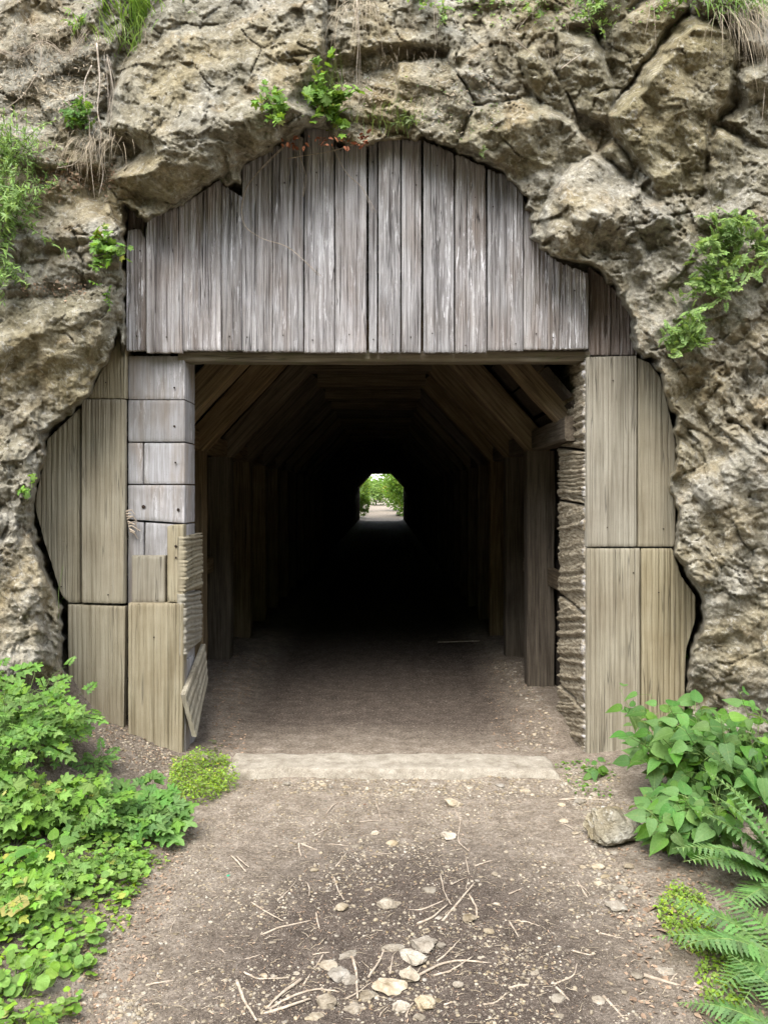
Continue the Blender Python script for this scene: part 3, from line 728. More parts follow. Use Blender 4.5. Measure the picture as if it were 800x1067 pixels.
for i in range(5):
    (a0, b0), (a1, b1) = joints[i], joints[i+1]
    jamb_block(rp, XR, 1, 4.77, 5.50, zz(a1-1.3, 4.77), zz(a0+1.3, 4.77), zz(b1-1.3, 5.5), zz(b0+1.3, 5.5), 400+i*7, [46, 34, 40, 38, 34][i], [.0, -.02, .12, .20, .28][i], M['layer'], back=.10, rough=.02, wav=.035)
ls = thing('layered_block_stack', 'short stack of grooved blocks and a leaning board at the left jamb foot', 'block stack', P(205, 780, 4.8))
XL = -1.212
jamb_block(ls, XL, -1, 4.70, 5.16, zz(617, 4.70), zz(559, 4.70), zz(613, 5.16), zz(555, 5.16), 500, 38, .0, M['tan'], back=.05, rough=.009, wav=.008)
jamb_block(ls, XL, -1, 4.69, 5.15, zz(684, 4.69), zz(619, 4.69), zz(668, 5.15), zz(615, 5.15), 507, 34, .10, M['tan'], back=.05, rough=.009, wav=.01)
# leaning board at the foot
mb = MB()
q = [P(193, 724, 4.60), P(214, 671, 5.18), P(217, 708, 5.18), P(205, 768, 4.64)]
nrm = np.array([1., -.25, 0]); nrm /= np.linalg.norm(nrm)
def slabq(q, nrm, th, n=10, amp=.003, seed=1):
    V = []; Fc = []
    for layer in (0, 1):
        for j in range(n+1):
            for i in range(n+1):
                s, t = i/n, j/n
                p = (q[0]*(1-s)+q[1]*s)*(1-t)+(q[3]*(1-s)+q[2]*s)*t
                V.append(p-nrm*th*layer+nrm*(0 if layer else amp*math.sin(t*9*PI)+amp*float(noise(s*3, t*25, seed))))
    w = n+1; N = w*w
    for j in range(n):
        for i in range(n):
            a = j*w+i; Fc.append((a, a+w, a+w+1, a+1)); Fc.append((N+a, N+a+1, N+a+w+1, N+a+w))
    ring = [i for i in range(w)]+[j*w+n for j in range(1, w)]+[n*w+i for i in range(n-1, -1, -1)]+[j*w for j in range(n-1, 0, -1)]
    for k in range(len(ring)):
        a, b = ring[k], ring[(k+1) % len(ring)]; Fc.append((a, b, N+b, N+a))
    return V, Fc
V, Fc = slabq(q, nrm, .03, 20)
obj('leaning_board', V, Fc, M['tan'], ls)
q2 = [P(193, 690, 4.72), P(203, 680, 5.05), P(206, 765, 5.05), P(194, 786, 4.72)]
V, Fc = slabq(q2, nrm, .04, 10); obj('block', V, Fc, M['pillar'], ls)

# ------------------------------------------------------------------ threshold
def sill():
    xs = np.linspace(-.93, 1.03, 130); ys = np.linspace(4.40, 4.70, 26); V = []; Fc = []
    X, Y = np.meshgrid(xs, ys)
    e = np.minimum(np.minimum(Y-4.40+.03*noise(X*3, 0*X, 5)+.012*noise(X*14, 0*X, 15), 4.71-Y+.02*noise(X*5, 0*X, 25))/.05, np.minimum(X+.93+.05*noise(Y*7, 0*Y, 6), 1.03-X+.06*noise(Y*7, 0*Y, 7))/.09)
    Z = ground_z(X, Y)*0+.060*smooth(0, .5, e)-.008+.004*noise(X*6, Y*6, 3)+.002*noise(X*30, Y*30, 8)-.012*smooth(.5, 1.03, X)
    nx, ny = len(xs), len(ys); idx = np.arange(nx*ny).reshape(ny, nx)
    q = np.stack([idx[:-1, :-1], idx[:-1, 1:], idx[1:, 1:], idx[1:, :-1]], -1).reshape(-1, 4)
    Vt = np.stack([X, Y, Z], -1).reshape(-1, 3); Vb = Vt.copy(); Vb[:, 2] = -.08; N = len(Vt)
    ring = np.concatenate([idx[0, :], idx[1:, -1], idx[-1, -2::-1], idx[-2:0:-1, 0]]); r2 = np.roll(ring, -1)
    o = obj('threshold', np.concatenate([Vt, Vb]), np.concatenate([q, q[:, ::-1]+N, np.stack([ring, ring+N, r2+N, r2], -1)]), M['concrete'], smoothf=True, origin=(0, 4.6, 0))
    tag(o, 'worn pale concrete step across the tunnel mouth', 'threshold')
sill()

# ------------------------------------------------------------------ timber sets
XLI, XRI, ZS, ZC = -1.45, 1.15, 1.98, 2.79
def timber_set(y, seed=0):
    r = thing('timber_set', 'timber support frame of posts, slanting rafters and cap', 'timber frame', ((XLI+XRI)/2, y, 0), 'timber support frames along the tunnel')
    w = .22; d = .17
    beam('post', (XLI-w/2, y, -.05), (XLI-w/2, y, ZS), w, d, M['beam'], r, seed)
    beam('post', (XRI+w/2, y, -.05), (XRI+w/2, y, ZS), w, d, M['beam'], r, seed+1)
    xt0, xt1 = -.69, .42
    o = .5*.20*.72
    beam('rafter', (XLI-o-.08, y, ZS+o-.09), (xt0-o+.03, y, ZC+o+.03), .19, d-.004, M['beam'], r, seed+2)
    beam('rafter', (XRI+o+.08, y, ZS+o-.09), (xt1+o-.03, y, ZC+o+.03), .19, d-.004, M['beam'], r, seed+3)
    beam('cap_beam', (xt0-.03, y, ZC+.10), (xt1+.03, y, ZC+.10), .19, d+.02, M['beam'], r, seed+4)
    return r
def dup(root, y, label):
    r = root.copy(); COL.objects.link(r); r.location.y = y; r['label'] = label
    for ch in root.children:
        c = ch.copy(); COL.objects.link(c); c.parent = r
    return r
yset = [5.28, 6.24, 7.34, 8.42]
labs = ['outermost timber frame just inside the portal, its rafters cut off by the header beam', 'second timber frame, whose right post stands in light by the layered pillar', 'third timber frame, with its left post standing at the edge of the darkness', 'fourth timber frame, dim, its posts half lost in the dark']
t0 = timber_set(yset[0], 1); t0['label'] = labs[0]
for ch in list(t0.children):                       # the outermost frame has no posts of its own in view
    if ch.name.startswith('post'):
        pass
for i in range(1, 4): dup(t0, yset[i], labs[i])
y = 9.5
while y < 44.8:
    dup(t0, y, 'black timber frame deep in the unlit part of the tunnel'); y += 1.1
dup(t0, 45.9, 'last timber frame, outlined against daylight at the far tunnel exit')
# side plates on the posts, waist rails
for sx, nm in ((XRI+.10, 'right'), (XLI-.10, 'left')):
    for k, zc, ww, hh, lab in ((0, ZS+.085, .2, .16, 'horizontal wall plate along the %s post tops under the rafters' % nm), (1, .97, .06, .15, 'horizontal waist-high rail behind the %s posts' % nm)):
        xx = sx+(.0 if k == 0 else (.09 if sx > 0 else -.09))
        o = beam('wall_plate' if k == 0 else 'side_rail', (xx, 5.02, zc), (xx, 45.8, zc), ww*.7 if k == 0 else ww, hh, M['beam'], None, 7+k, up=(0, 0, 1))
        tag(o, lab, 'beam')
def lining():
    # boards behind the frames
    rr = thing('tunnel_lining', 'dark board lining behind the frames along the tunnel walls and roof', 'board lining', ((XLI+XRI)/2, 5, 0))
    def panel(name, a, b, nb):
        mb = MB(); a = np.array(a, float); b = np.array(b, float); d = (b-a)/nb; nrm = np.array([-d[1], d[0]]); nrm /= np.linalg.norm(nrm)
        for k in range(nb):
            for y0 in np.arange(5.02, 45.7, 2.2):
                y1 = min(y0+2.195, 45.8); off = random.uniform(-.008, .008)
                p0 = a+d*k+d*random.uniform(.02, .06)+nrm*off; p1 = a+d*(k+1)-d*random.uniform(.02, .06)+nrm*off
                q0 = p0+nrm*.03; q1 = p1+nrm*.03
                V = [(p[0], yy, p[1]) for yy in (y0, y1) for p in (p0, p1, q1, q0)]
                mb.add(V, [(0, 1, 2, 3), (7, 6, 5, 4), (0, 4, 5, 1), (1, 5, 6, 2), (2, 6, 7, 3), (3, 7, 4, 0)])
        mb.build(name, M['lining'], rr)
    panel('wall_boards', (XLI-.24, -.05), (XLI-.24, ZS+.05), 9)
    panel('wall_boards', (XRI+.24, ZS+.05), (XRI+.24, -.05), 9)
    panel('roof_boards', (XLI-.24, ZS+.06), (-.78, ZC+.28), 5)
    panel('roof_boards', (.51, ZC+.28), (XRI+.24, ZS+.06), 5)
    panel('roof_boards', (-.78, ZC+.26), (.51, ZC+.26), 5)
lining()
# crooked post behind the layered pillar
for ch in list(t0.children):
    if ch.name.startswith('post') and ch.location.x > 0: bpy.data.objects.remove(ch)
    elif ch.name.startswith('rafter') and ch.location.x > 0: ch.location.x += .13; ch.location.z += .03
o = beam('prop', P(590, 735, 5.75)+[-.02, 0, -.02], P(596, 455, 5.62), .13, .12, M['beam'], None, 77); bpy.data.objects.remove(o)

# ------------------------------------------------------------------ leaves
def tmpl_outline(pts, cup=.12, droop=.15):
    """flat leaf from a half outline [(y, halfwidth)], folded on the midrib, tip drooping"""
    V = []; Fc = []
    for (y, w) in pts:
        z = -droop*y*y
        V += [(-w, y, z+cup*w), (0, y, z), (w, y, z+cup*w)]
    for i in range(len(pts)-1):
        a = i*3
        Fc += [(a, a+1, a+4, a+3), (a+1, a+2, a+5, a+4)]
    return np.array(V), Fc
T_heart = tmpl_outline([(.02,.02),(-.03,.16),(.03,.25),(.07,.29),(.12,.315),(.17,.315),(.22,.34),(.27,.325),(.33,.335),(.38,.31),(.44,.31),(.5,.275),(.56,.265),(.62,.225),(.68,.205),(.74,.16),(.8,.13),(.87,.075),(.94,.035),(1.03,.004)], .30, .30)
T_oval = tmpl_outline([(0, .02), (.25, .26), (.6, .27), (.85, .14), (1, .01)], .3, .2)
T_lance = tmpl_outline([(0, .02), (.3, .13), (.65, .11), (1, .005)], .3, .25)
T_blade = tmpl_outline([(0, .5), (.35, .5), (.7, .35), (1, .03)], .1, .0)
def T_lobed(lobes=5, depth=.45, span=2.2, sub=2):
    V = [(0, 0, 0)]; n = lobes*sub*2+1; 
    for i in range(n+1):
        th = -span+2*span*i/n; ph = (i/n)*lobes
        env = .75+.25*math.cos(th*.9)
        r = env*(1-depth*(.5+.5*math.cos(2*PI*ph)))
        r *= 1-.06*(i % 2)
        V.append((math.sin(th)*r*.62, .25+math.cos(th)*r*.62, -.10*r*r+.10*abs(math.sin(2*PI*ph))))
    return np.array(V), [(0, i+1, i+2) for i in range(n)]
T_lob = T_lobed(5, .42, 2.4, 3); T_lob3 = T_lobed(3, .5, 1.9, 4)
def T_round():
    V = [(0, .1, 0)]; n = 14
    for i in range(n+1):
        th = -2.75+5.5*i/n; r = .5*(1-.07*(i % 2)); V.append((math.sin(th)*r, .5+math.cos(th)*r, .07*math.cos(3*th)-.03))
    return np.array(V), [(0, i+1, i+2) for i in range(n)]
T_rnd = T_round()
def T_comb(parts):
    V = []; Fc = []
    for (tm, R, t) in parts:
        n = sum(len(v) for v in V); V.append(tm[0]@R+t); Fc += [tuple(i+n for i in f) for f in tm[1]]
    return np.concatenate(V), Fc
def rot2(a, s=1.0):
    c, q = math.cos(a), math.sin(a); return np.array([[c, -q, 0], [q, c, 0], [0, 0, 1]])*s
# compound lobed leaf (three leaflets) and feathery mugwort leaf
T_trif = T_comb([(T_lob3, rot2(0, .62), np.array([0, .42, -.03])), (T_lob3, rot2(1.0, .52), np.array([.05, .30, .0])), (T_lob3, rot2(-1.0, .52), np.array([-.05, .30, 0]))])
T_pinn = T_comb([(T_lob3, rot2(0, .40), np.array([0, .66, -.08]))]+[(T_lob3, rot2(sg*1.05, sc), np.array([sg*.02, yy, -.02])) for yy, sc in ((.22, .36), (.42, .34), (.6, .27)) for sg in (-1, 1)])
nar = tmpl_outline([(0, .02), (.4, .075), (.8, .05), (1, .005)], .2, .2)
T_feath = T_comb([(nar, rot2(0, .55), np.array([0, .5, -.05]))]+[(nar, rot2(sg*aa, sc), np.array([0, yy, 0])) for yy, sc, aa in ((.12, .34, 1.1), (.28, .46, .95), (.44, .42, .8), (.58, .30, .65)) for sg in (-1, 1)])

def leaves(name, tm, items, mat, parent=None, origin=None, smoothf=True):
    """items: (pos, direction, size, roll[, up])"""
    Ms = []
    for it in items:
        pos, d, s, roll = it[:4]; up = it[4] if len(it) > 4 else (0, 0, 1)
        Ms.append((frame(d, np.array(up, float), roll, s), np.array(pos, float)))
    V, Fa = inst(tm, Ms)
    o = obj(name, V, Fa, mat, parent, smoothf, origin)
    at = o.data.attributes.new('leafpos', 'FLOAT_VECTOR', 'POINT'); at.data.foreach_set('vector', np.tile(np.asarray(tm[0], np.float32), (len(Ms), 1)).ravel())
    return o
def rv(s=1.0): return np.array([random.gauss(0, s), random.gauss(0, s), random.gauss(0, s)])
def curve(a, d, L, n=6, sag=.3, wob=.02):
    a = np.array(a, float); d = np.array(d, float); d /= np.linalg.norm(d); pts = [a]
    for i in range(n):
        d = d+np.array([0, 0, -sag/n])+rv(wob); d /= np.linalg.norm(d); pts.append(pts[-1]+d*L/n)
    return pts

def leafy_plant(name, label, cat, base, nst, height, spread, tm, ls, nl, mat, group=None, bias=(0, 0, 0), droop=.35, up=(0, 0, 1), lean=.45, top=.35, stemr=.0022, sizevar=.45, twig=None):
    """stems from one root; leaves on petioles facing up and out"""
    t = thing(name, label, cat, base, group); st = MB(); it = []
    up = np.array(up, float)
    for k in range(nst):
        an = random.uniform(0, 2*PI); r = spread*math.sqrt(random.random())
        off = np.array([math.cos(an)*r, math.sin(an)*r, 0])
        b = np.array(base)+off*.25; b[2] = b[2]-.01
        d = up+off/max(spread, 1e-3)*lean+np.array(bias)+rv(.08)
        hgt = height*random.uniform(.6, 1.1)
        pts = curve(b, d, hgt, 6, droop*.6, .05); st.tube(pts, stemr, stemr*.5, 4)
        for j in range(nl):
            f = top+(1-top)*(j+random.random())/nl; q = f*6; i = min(int(q), 5); p = pts[i]+(pts[i+1]-pts[i])*(q-i)
            az = j*2.4+random.uniform(-.4, .4)+k
            out = np.array([math.cos(az), math.sin(az), random.uniform(-.1, .55)]); pl = ls*random.uniform(.3, .8)
            e = p+out*pl; st.tube([p, p+out*pl*.5+[0, 0, .003], e], stemr*.5, stemr*.35, 3)
            dd = np.array([out[0], out[1], random.uniform(-droop, .25)])
            up_ = np.array([random.gauss(0, .22), -.55+random.gauss(0, .22), .8]); up_ /= np.linalg.norm(up_)
            dd = out-up_*(out@up_); dd = dd/(np.linalg.norm(dd)+1e-6)-up_*droop*random.uniform(.1, .9)
            it.append((e, dd, ls*random.uniform(1-sizevar, 1+sizevar)*(1.1-.25*f), random.uniform(-.3, .3), up_))
    leaves('foliage', tm, it, mat, t)
    st.build('stem', M[twig] if twig else M['stem'], t)
    return t
def wall_plant(name, label, cat, u, v, n, size, tm, ls, mat, off=.04, reach=.12, dirv=(0, -1, .2), group=None, nl=9, twig='stem', droop=.6):
    b = cliff(u, v, off); t = thing(name, label, cat, b, group); st = MB(); it = []
    for k in range(n):
        d = np.array(dirv, float)+rv(.55); pts = curve(b+rv(size*.12), d, size*random.uniform(.5, 1.1), 6, droop, .08); st.tube(pts, .0022, .001, 4)
        for j in range(nl):
            f = .25+.75*(j+random.random())/nl; q = f*6; i = min(int(q), 5); p = pts[i]+(pts[i+1]-pts[i])*(q-i)
            out = rv(1); out[1] -= .5; out /= np.linalg.norm(out)
            it.append((p, out, ls*random.uniform(.6, 1.25), random.uniform(-.6, .6), (0, -.6, .8)))
    leaves('foliage', tm, it, mat, t); st.build('stem', M[twig], t)
    return t

# ---- left bed: individual plants, then the ground cover between them
LB = [ # px base u, v (foot of plant), stems, height, spread, template, leaf, leaves/stem, material, label
 (8, 800, 32, .60, .28, T_pinn, .16, 6, 'leaf_mid', 'tall dark green lobed-leaf plant rising against the left rock edge'),
 (52, 785, 18, .34, .16, T_pinn, .15, 6, 'leaf_mid', 'lobed-leaf green plant just left of the lowest tan board'),
 (96, 805, 9, .14, .14, T_pinn, .10, 5, 'leaf_dark', 'low dark lobed plant below the sloping gravel by the tan boards'),
 (146, 868, 26, .19, .22, T_trif, .14, 7, 'leaf_dark', 'dense deep green lobed plant at the right end of the left bed'),
 (100, 868, 18, .22, .2, T_pinn, .14, 6, 'leaf_mid', 'mid green lobed plant left of the dense deep green one'),
 (55, 868, 30, .26, .2, T_lob, .072, 9, 'leaf_bright', 'bright green plant with small lobed leaves in the middle of the left bed'),
 (10, 880, 26, .30, .2, T_lob, .078, 9, 'leaf_bright', 'bright yellowish green lobed plant at the left picture edge'),
 (72, 930, 22, .19, .17, T_lob, .062, 8, 'leaf_bright', 'low bright green plant spilling towards the path'),
 (20, 960, 20, .2, .17, T_trif, .09, 8, 'leaf_bright', 'bright three-part-leaf plant above the yellowed leaf'),
 (120, 910, 12, .11, .12, T_trif, .06, 7, 'leaf_mid', 'small mid green plant at the path edge under the deep green one'),
 (12, 1045, 12, .13, .15, T_rnd, .045, 7, 'leaf_bright', 'round-leaved green plant in the bottom left corner'),
 (62, 1010, 11, .10, .13, T_rnd, .042, 7, 'leaf_bright', 'round-leaved light green plant at the lower path edge'),
 (34, 915, 12, .18, .15, T_heart, .07, 6, 'leaf_mid', 'toothed heart-leaf seedling amid the bright lobed plants'),
 (-28, 860, 26, .52, .22, T_pinn, .13, 6, 'leaf_mid', 'dark lobed plant reaching in from beyond the left picture edge'),
]
for (u, v, n, hgt, sp, tm, ls_, nl, mt, lab) in LB:
    leafy_plant('leafy_plant', lab, 'plant', ray_ground(u, v), int(n*.72), hgt*random.uniform(.8, 1.0), sp*.95, tm, ls_*.82, nl, M[mt], lean=.6, sizevar=.55)
def scatter(name, tm, poly, n, size, mat, hmin, hmax, kind='stuff', flat=.35, clump=0, seed=1, dens=.0, rndrot=True):
    """leaves lying or standing a little above the ground inside an outline on the ground"""
    rnd = random.Random(seed); W = [ray_ground(u, v) for u, v in poly]; xy = [(w[0], w[1]) for w in W]
    xs = [p[0] for p in xy]; ys = [p[1] for p in xy]; X = []; 
    while len(X) < n:
        a = np.array([[rnd.uniform(min(xs), max(xs)), rnd.uniform(min(ys), max(ys))] for _ in range(n)])
        k = poly_sd(xy, a[:, 0], a[:, 1]) > .0
        if dens: k &= (noise(a[:, 0]*dens, a[:, 1]*dens, seed) > np.array([rnd.uniform(-.35, .15) for _ in range(n)]))
        X += a[k].tolist()
    X = np.array(X[:n]); Z = ground_z(X[:, 0], X[:, 1]); it = []
    for (x, y), z in zip(X, Z):
        an = rnd.uniform(0, 2*PI)
        hump = .5+.5*float(noise(x*7, y*7, seed+5))
        it.append(((x, y, z+hmin+(hmax-hmin)*rnd.random()*max(.15, hump+.2)), (math.cos(an), math.sin(an), rnd.uniform(-flat, flat)), size*rnd.uniform(.55, 1.3), rnd.uniform(-.5, .5) if rndrot else rnd.uniform(-PI, PI)))
    c = ray_ground(*poly[0])
    return leaves(name, tm, it, mat, None, origin=c), c
o, _ = scatter('ground_cover', T_rnd, [(-60, 800), (100, 850), (160, 875), (150, 930), (115, 960), (100, 1010), (70, 1075), (-60, 1100)], 1500, .034, M['leaf_bright'], .01, .08, dens=5, seed=3); struct(o, 'stuff')
o['label'] = 'mat of small round bright green leaves under the left plants'
o, _ = scatter('ground_cover', T_oval, [(-30, 840), (170, 870), (190, 850), (160, 950), (110, 985), (60, 1070), (-60, 1100)], 1500, .02, M['leaf_lime'], .004, .03, dens=7, seed=4); struct(o, 'stuff')
o['label'] = 'tiny lime green leaves creeping over soil at the left path edge'
def chick(label, poly, n, hm, seed, mat='leaf_lime', size=.016):
    o, c = scatter('chickweed_clump', T_oval, poly, n, size, M[mat], .0, hm, seed=seed, flat=.8); 
    if n < 300: struct(o, 'stuff'); o['label'] = label; return o
    tag(o, label, 'plant'); return o
chick('dense lime green chickweed clump at the left foot of the opening', [(178, 802), (200, 794), (236, 794), (250, 822), (215, 840), (176, 842)], 3200, .12, 11)
chick('yellow green chickweed clump beside the ferns at right', [(682, 955), (700, 925), (735, 940), (750, 985), (735, 1005), (700, 985)], 1300, .05, 12)
chick('small yellow green clump lower right under the fern tips', [(722, 1020), (745, 985), (775, 1000), (775, 1060), (735, 1050)], 650, .035, 13)
chick('small green weeds at the foot of the layered pillar', [(575, 800), (610, 792), (640, 800), (640, 835), (600, 830)], 160, .03, 14, 'leaf_mid', .022)
chick('thin green weeds on the gravel inside the left jamb foot', [(206, 795), (222, 775), (232, 780), (232, 800), (214, 806)], 130, .03, 15, 'leaf_moss')
# yellowed leaf
c = ray_ground(6, 985); tag(leaves('yellow_leaf', T_rnd, [(c+[0, 0, .10], (.2, 1, .3), .10, .1)], M['leaf_yellow'], None, origin=c), 'large yellowed leaf at the left picture edge', 'leaf')

# ---- right bed: nettles, ferns
RB = [
 (714, 836, 16, .50, .22, .090, 'upright nettle-like plant with big heart leaves before the right tan boards'),
 (762, 850, 17, .60, .24, .095, 'broad-leaved green plant against the right rock foot'),
 (736, 896, 15, .36, .20, .088, 'heart-leaf plant leaning over the big path stone'),
 (703, 884, 8, .24, .12, .085, 'low toothed-leaf plant beside the big path stone'),
 (805, 850, 16, .60, .20, .085, 'broad-leaved plant at the right picture edge'),
]
for (u, v, n, hgt, sp, ls_, lab) in RB:
    leafy_plant('leafy_plant', lab, 'plant', ray_ground(u, v), n, hgt, sp, T_heart, ls_, 12, M['leaf_nettle'], droop=.55, stemr=.003, bias=(-.15, -.1, 0))
leafy_plant('leafy_plant', 'small seedling with few round leaves at the right pillar foot', 'plant', ray_ground(622, 812), 5, .10, .06, T_heart, .05, 3, M['leaf_nettle'])
leafy_plant('leafy_plant', 'slender stem with dark leaves up against the right tan boards', 'plant', ray_ground(690, 812), 3, .52, .05, T_heart, .11, 4, M['leaf_nettle'], droop=.5, top=.5)

def T_pinna():
    V = []; Fc = []; n = 9
    for i in range(n):
        y = i/(n-1); w = .15*(1-y**1.8)+.012; 
        V += [(-w*(1 if i % 2 else .55), y-.02, -.06*y), (0, y, .0-.06*y), (w*(1 if i % 2 else .55), y-.02, -.06*y)]
    for i in range(n-1):
        a = i*3; Fc += [(a, a+1, a+4, a+3), (a+1, a+2, a+5, a+4)]
    return np.array(V), Fc
T_pin = T_pinna()
def fern(label, base, fronds):
    t = thing('fern', label, 'fern', base)
    for (az, el, L, w) in fronds:
        d = np.array([math.cos(az)*math.cos(el), math.sin(az)*math.cos(el), math.sin(el)])
        pts = curve(np.array(base)+rv(.01), d, L, 12, 1.0, .03); it = []
        n = 20
        for j in range(n):
            f = .16+.84*j/(n-1); q = f*12; i = min(int(q), 11); p = pts[i]+(pts[i+1]-pts[i])*(q-i)
            ax = pts[i+1]-pts[i]; ax /= np.linalg.norm(ax); sd = np.cross(ax, [0, 0, 1]); sd /= np.linalg.norm(sd)+1e-9
            ln = w*min(1, (f-.08)*4.5)*(1-f**2.2)*1.0+.008
            for sg in (-1, 1):
                it.append((p, sd*sg+ax*.35+np.array([0, 0, -.08+random.uniform(-.06, .06)]), ln*random.uniform(.92, 1.06), random.uniform(-.12, .12)))
        fr = leaves('frond', T_pin, it, M['leaf_fern'], t)
        mb = MB(); mb.tube(pts, .003, .001, 4); o = mb.build('stem', M['stem'], None)
        # stem as sub-part of its frond
        o.data.transform(Matrix.Translation(-Vector(t['_o']))); o.parent = fr; o.location = (0, 0, 0)
b1 = ray_ground(812, 928)
fern('upper fern with arching fronds at the right picture edge', b1+[.05, 0, 0], [(2.5, 1.25, .55, .11), (3.1, 1.2, .55, .11), (2.7, 1.0, .50, .11), (2.95, .85, .50, .12), (3.25, .75, .50, .12), (3.5, .9, .50, .12), (3.75, .6, .46, .11), (2.3, 1.1, .44, .1), (4.1, .7, .44, .1), (1.2, .9, .4, .1)])
b2 = ray_ground(818, 1010)
fern('lower fern with long fronds reaching over the path edge at bottom right', b2+[.02, 0, 0], [(2.6, .8, .46, .10), (2.9, .6, .46, .105), (3.2, .8, .45, .105), (3.5, .55, .44, .105), (3.85, .6, .42, .10), (2.1, .9, .4, .09), (4.3, .6, .38, .09), (1.0, .8, .4, .09)])
b3 = ray_ground(840, 1090)
fern('small fern cut off by the bottom right corner', b3, [(2.5, .5, .36, .08), (2.95, .4, .36, .085), (3.4, .45, .34, .08), (2.0, .8, .34, .08)])

# ---- plants on the rock
wall_plant('shrub', 'feathery pale green shrub growing from the rock at right above the boards', 'shrub', 757, 255, 17, .26, T_pinn, .085, M['leaf_pale'], dirv=(-.2, -.6, .5), nl=12)
wall_plant('shrub', 'feathery pale shrub hanging on the rock beside the top right tan board', 'shrub', 712, 345, 18, .24, T_pinn, .08, M['leaf_pale'], dirv=(-.2, -.7, .1), nl=11)
wall_plant('shrub', 'upper feathery sprig between the two feathery shrubs on the right rock', 'shrub', 735, 300, 13, .2, T_pinn, .085, M['leaf_pale'], dirv=(-.1, -.7, .3), nl=9)
wall_plant('shrub', 'feathery sprig on the right rock near the picture edge', 'shrub', 792, 262, 11, .18, T_pinn, .07, M['leaf_pale'], dirv=(-.1, -.7, .4), nl=9)
wall_plant('leafy_plant', 'bright green leafy tuft at the left shoulder of the gable', 'plant', 112, 262, 16, .17, T_lob, .055, M['leaf_bright'], dirv=(.2, -1, .1), nl=6)
wall_plant('leafy_plant', 'small dark sprig under the bright tuft on the left slab', 'plant', 112, 304, 5, .10, T_oval, .022, M['leaf_mid'], nl=8)
wall_plant('leafy_plant', 'lone green sprig in the rock crack left of the long tan board', 'plant', 31, 508, 5, .09, T_lob, .045, M['leaf_bright'], nl=4)
wall_plant('leafy_plant', 'bright green leafy plant crowning the gable peak', 'plant', 342, 116, 26, .26, T_lob, .070, M['leaf_bright'], dirv=(0, -.8, .25), nl=7)
wall_plant('leafy_plant', 'small green plant left of the gable peak', 'plant', 288, 124, 16, .2, T_lob, .055, M['leaf_bright'], dirv=(-.1, -.7, .5), nl=6)
wall_plant('leafy_plant', 'thin weed growing over the right part of the gable top', 'plant', 425, 128, 7, .12, T_lance, .04, M['leaf_moss'], dirv=(0, -.6, .6), nl=6)
wall_plant('leafy_plant', 'green plant with toothed leaves in the hollow beside the big boulder', 'plant', 90, 122, 10, .16, T_pinn, .07, M['leaf_dark'], dirv=(0, -.8, .3), nl=7)
wall_plant('shrub', 'small fine-leaved green shrub at the left picture edge beside the slab', 'shrub', 4, 285, 26, .2, T_lance, .034, M['leaf_pale'], dirv=(.2, -.6, .2), nl=20, off=.04)
wall_plant('leafy_plant', 'pale weed hanging from the rock above the gable at right', 'plant', 462, 20, 7, .14, T_oval, .025, M['leaf_pale'], nl=9)
wall_plant('leafy_plant', 'small weed on the right shoulder edge of the gable', 'plant', 500, 160, 5, .06, T_oval, .014, M['leaf_moss'], nl=7)
wall_plant('leafy_plant', 'little green sprig on the rock left of the tan boards foot', 'plant', 64, 628, 6, .12, T_lob, .03, M['leaf_bright'], dirv=(.2, -.6, .3), nl=4)
wall_plant('leafy_plant', 'tiny green leaves at the edge of the lower right tan board', 'plant', 716, 682, 4, .06, T_heart, .035, M['leaf_mid'], nl=3)
wall_plant('shrub', 'fine-leaved light green shrub covering the left edge of the rock', 'shrub', 10, 225, 70, .36, T_lance, .038, M['leaf_pale'], dirv=(.1, -.5, .2), nl=30, off=.05)
wall_plant('shrub', 'thin light green shrub in the upper left below the rock ledge', 'shrub', 14, 160, 55, .32, T_lance, .032, M['leaf_pale'], dirv=(.2, -.6, .2), nl=20, off=.03)
wall_plant('leafy_plant', 'sparse bright sprig in the upper left corner of the rock', 'plant', 82, 28, 8, .12, T_lance, .035, M['leaf_bright'], nl=10)
for (u, v, n, lab) in ((560, 4, 16, 'pale green leafy tuft on the top edge of the rock, right of centre'), (620, 10, 14, 'green leafy tuft on the rock rim left of the tall slab'), (700, -2, 12, 'green tuft on the rim above the tall slanting slab'), (150, -5, 10, 'leafy weed hanging over the top rim near the grass tuft'), (445, -8, 10, 'leafy tuft at the top rim above the gable')):
    wall_plant('leafy_plant', lab, 'plant', u, v, n, .2, T_oval, .028, M['leaf_pale' if n > 12 else 'leaf_bright'], dirv=(0, -.7, .4), nl=14)
def grass(label, u, v, n, L, mat, w=.005, dirv=(0, -.5, .9), spread=.1, name='grass_tuft', sag=1.4):
    b = cliff(u, v, .02); mb = MB()
    for k in range(n):
        pts = curve(b+np.array([random.gauss(0, spread), random.gauss(0, .02), random.gauss(0, spread*.35)]), np.array(dirv)+rv(.3), L*random.uniform(.5, 1.1), 6, sag, .05)
        V = []; Fc = []
        s = np.array([random.uniform(.6, 1), random.uniform(-.5, .5), 0])*w
        for i, p in enumerate(pts):
            q = (1-i/6.2); V += [p-s*q, p+s*q]
        for i in range(6): Fc.append((2*i, 2*i+1, 2*i+3, 2*i+2))
        mb.add(V, Fc)
    o = mb.build(name, M[mat], None, True, origin=b)
    if spread >= .12 or mat == 'straw': struct(o, 'stuff'); o['label'] = label; return o
    return tag(o, label, 'grass')
grass('long green grass tuft hanging at the top left above the boulder', 145, 22, 130, .42, 'leaf_mid', .006, spread=.12)
grass('pale arching grass blades on the left of the top grass tuft', 125, 50, 60, .3, 'leaf_pale', .004, spread=.09)
grass('thin green grass tuft on the slope above the gable peak', 335, 95, 90, .24, 'leaf_moss', .003, (0, -.4, 1), .06, sag=.8)
